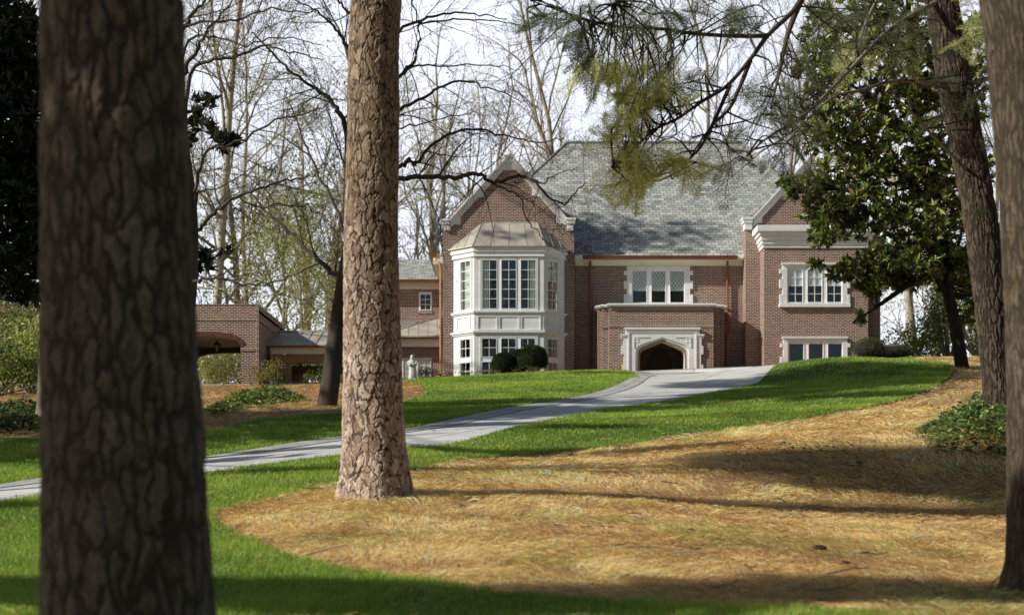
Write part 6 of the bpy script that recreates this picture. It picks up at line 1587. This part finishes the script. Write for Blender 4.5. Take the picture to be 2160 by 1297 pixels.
shade_tree('evergreen beside the path shading the straw near the ivy',
 [(G(1180,958),19,(1.1,.30,.4)),(G(1400,952),20,(1.3,.35,.4)),(G(1620,965),21,(1.3,.45,.5)),(G(1780,985),22,(1.6,.7,.6)),(G(2000,1000),23,(1.8,1.0,.7)),(G(2090,1045),22,(1.2,.5,.4)),(G(1550,990),20,(.7,.2,.25)),(G(1850,1035),21,(1.2,.25,.3))],R,620,.18,(-18,12))
shade_tree('tall evergreen far left of the house dappling the slate roof',
 [(np.array([4.,66.5,14.0]),30,(2.4,1.6,1.3)),(np.array([5.5,66,13.2]),31,(3.,1.2,.8)),(np.array([8.,66.6,14.]),33,(2.,1.,.8)),(np.array([-.2,64.2,13.4]),26,(1.2,.4,.3)),(np.array([3.,57,7.]),28,(2.,1.4,.6)),(np.array([7,57,7.]),30,(3.,.8,.4))],R,220,.2,(-28,60))

w = bpy.data.worlds.new('World'); S.world = w; w.use_nodes = True; nt_ = w.node_tree; bgn = nt_.nodes['Background']
sky = nt_.nodes.new('ShaderNodeTexSky'); sky.sky_type = 'NISHITA'; sky.sun_disc = False; sky.sun_elevation = EL; sky.sun_rotation = math.atan2(-Ld[0], -Ld[1]) % (2*math.pi)
sky.air_density = 1.0; sky.dust_density = 1.0; sky.ozone_density = 1.0
def wn(t, **k):
    n_ = nt_.nodes.new(t)
    for q, v in k.items(): setattr(n_, q, v)
    return n_
tc = wn('ShaderNodeTexCoord'); mp = wn('ShaderNodeMapping'); mp.inputs['Scale'].default_value = (1,1,3.0)
nz = wn('ShaderNodeTexNoise'); nz.inputs['Scale'].default_value = 2.4; nz.inputs['Detail'].default_value = 5; nz.inputs['Roughness'].default_value = .5
rp = wn('ShaderNodeMapRange'); rp.inputs[1].default_value = .36; rp.inputs[2].default_value = .66; rp.inputs[3].default_value = .88; rp.inputs[4].default_value = 1.0
sep = wn('ShaderNodeSeparateXYZ'); nt_.links.new(tc.outputs['Generated'], sep.inputs[0])
# thin bright cloud low in the north, thinning upwards and away from it
ry = wn('ShaderNodeMapRange', interpolation_type='SMOOTHSTEP'); ry.inputs[1].default_value = .55; ry.inputs[2].default_value = .92; nt_.links.new(sep.outputs['Y'], ry.inputs[0])
rz_ = wn('ShaderNodeMapRange', interpolation_type='SMOOTHSTEP'); rz_.inputs[1].default_value = .33; rz_.inputs[2].default_value = .6; rz_.inputs[3].default_value = 1; rz_.inputs[4].default_value = 0; nt_.links.new(sep.outputs['Z'], rz_.inputs[0])
rh = wn('ShaderNodeMapRange', interpolation_type='SMOOTHSTEP'); rh.inputs[1].default_value = .14; rh.inputs[2].default_value = .36; rh.inputs[3].default_value = 1.0; rh.inputs[4].default_value = 0; nt_.links.new(sep.outputs['Z'], rh.inputs[0])
m1 = wn('ShaderNodeMath', operation='MULTIPLY'); nt_.links.new(ry.outputs[0], m1.inputs[0]); nt_.links.new(rz_.outputs[0], m1.inputs[1])
m2 = wn('ShaderNodeMath', operation='MAXIMUM'); nt_.links.new(rp.outputs[0], m2.inputs[0]); nt_.links.new(rh.outputs[0], m2.inputs[1])
m3 = wn('ShaderNodeMath', operation='MULTIPLY'); nt_.links.new(m1.outputs[0], m3.inputs[0]); nt_.links.new(m2.outputs[0], m3.inputs[1])
mx = wn('ShaderNodeMixRGB'); mx.inputs[2].default_value = (18.0,19.0,21.2,1)
nt_.links.new(tc.outputs['Generated'], mp.inputs[0]); nt_.links.new(mp.outputs[0], nz.inputs['Vector']); nt_.links.new(nz.outputs['Fac'], rp.inputs[0])
nt_.links.new(m3.outputs[0], mx.inputs[0]); nt_.links.new(sky.outputs[0], mx.inputs[1]); nt_.links.new(mx.outputs[0], bgn.inputs[0])
bgn.inputs[1].default_value = .058
sl = bpy.data.lights.new('sun', 'SUN'); sl.energy = 5.0; sl.angle = math.radians(.55); sl.color = (1,.965,.88)
so_ = bpy.data.objects.new('sun', sl); COL.objects.link(so_); so_.rotation_euler = Vector(Ld).to_track_quat('-Z','Y').to_euler(); so_.location = (-30,-5,30)
cam = bpy.data.cameras.new('camera'); co = bpy.data.objects.new('camera', cam); COL.objects.link(co); S.camera = co
co.location = (0,0,EYE); co.rotation_euler = (math.radians(90),0,0)
cam.sensor_width = 36; cam.lens = F/2160*36; cam.shift_y = (HY-648.5)/2160; cam.clip_end = 3000; cam.clip_start = .05
cam.dof.use_dof = True; cam.dof.focus_distance = 24; cam.dof.aperture_fstop = cam.lens/1000/.022
S.view_settings.view_transform = 'Standard'; S.view_settings.look = 'None'; S.view_settings.exposure = 0; S.view_settings.gamma = 1
S.render.engine = 'CYCLES'; S.cycles.use_denoising = True; S.cycles.max_bounces = 8; S.cycles.transparent_max_bounces = 12; S.cycles.caustics_reflective = False; S.cycles.caustics_refractive = False
S.cycles.sample_clamp_indirect = 6
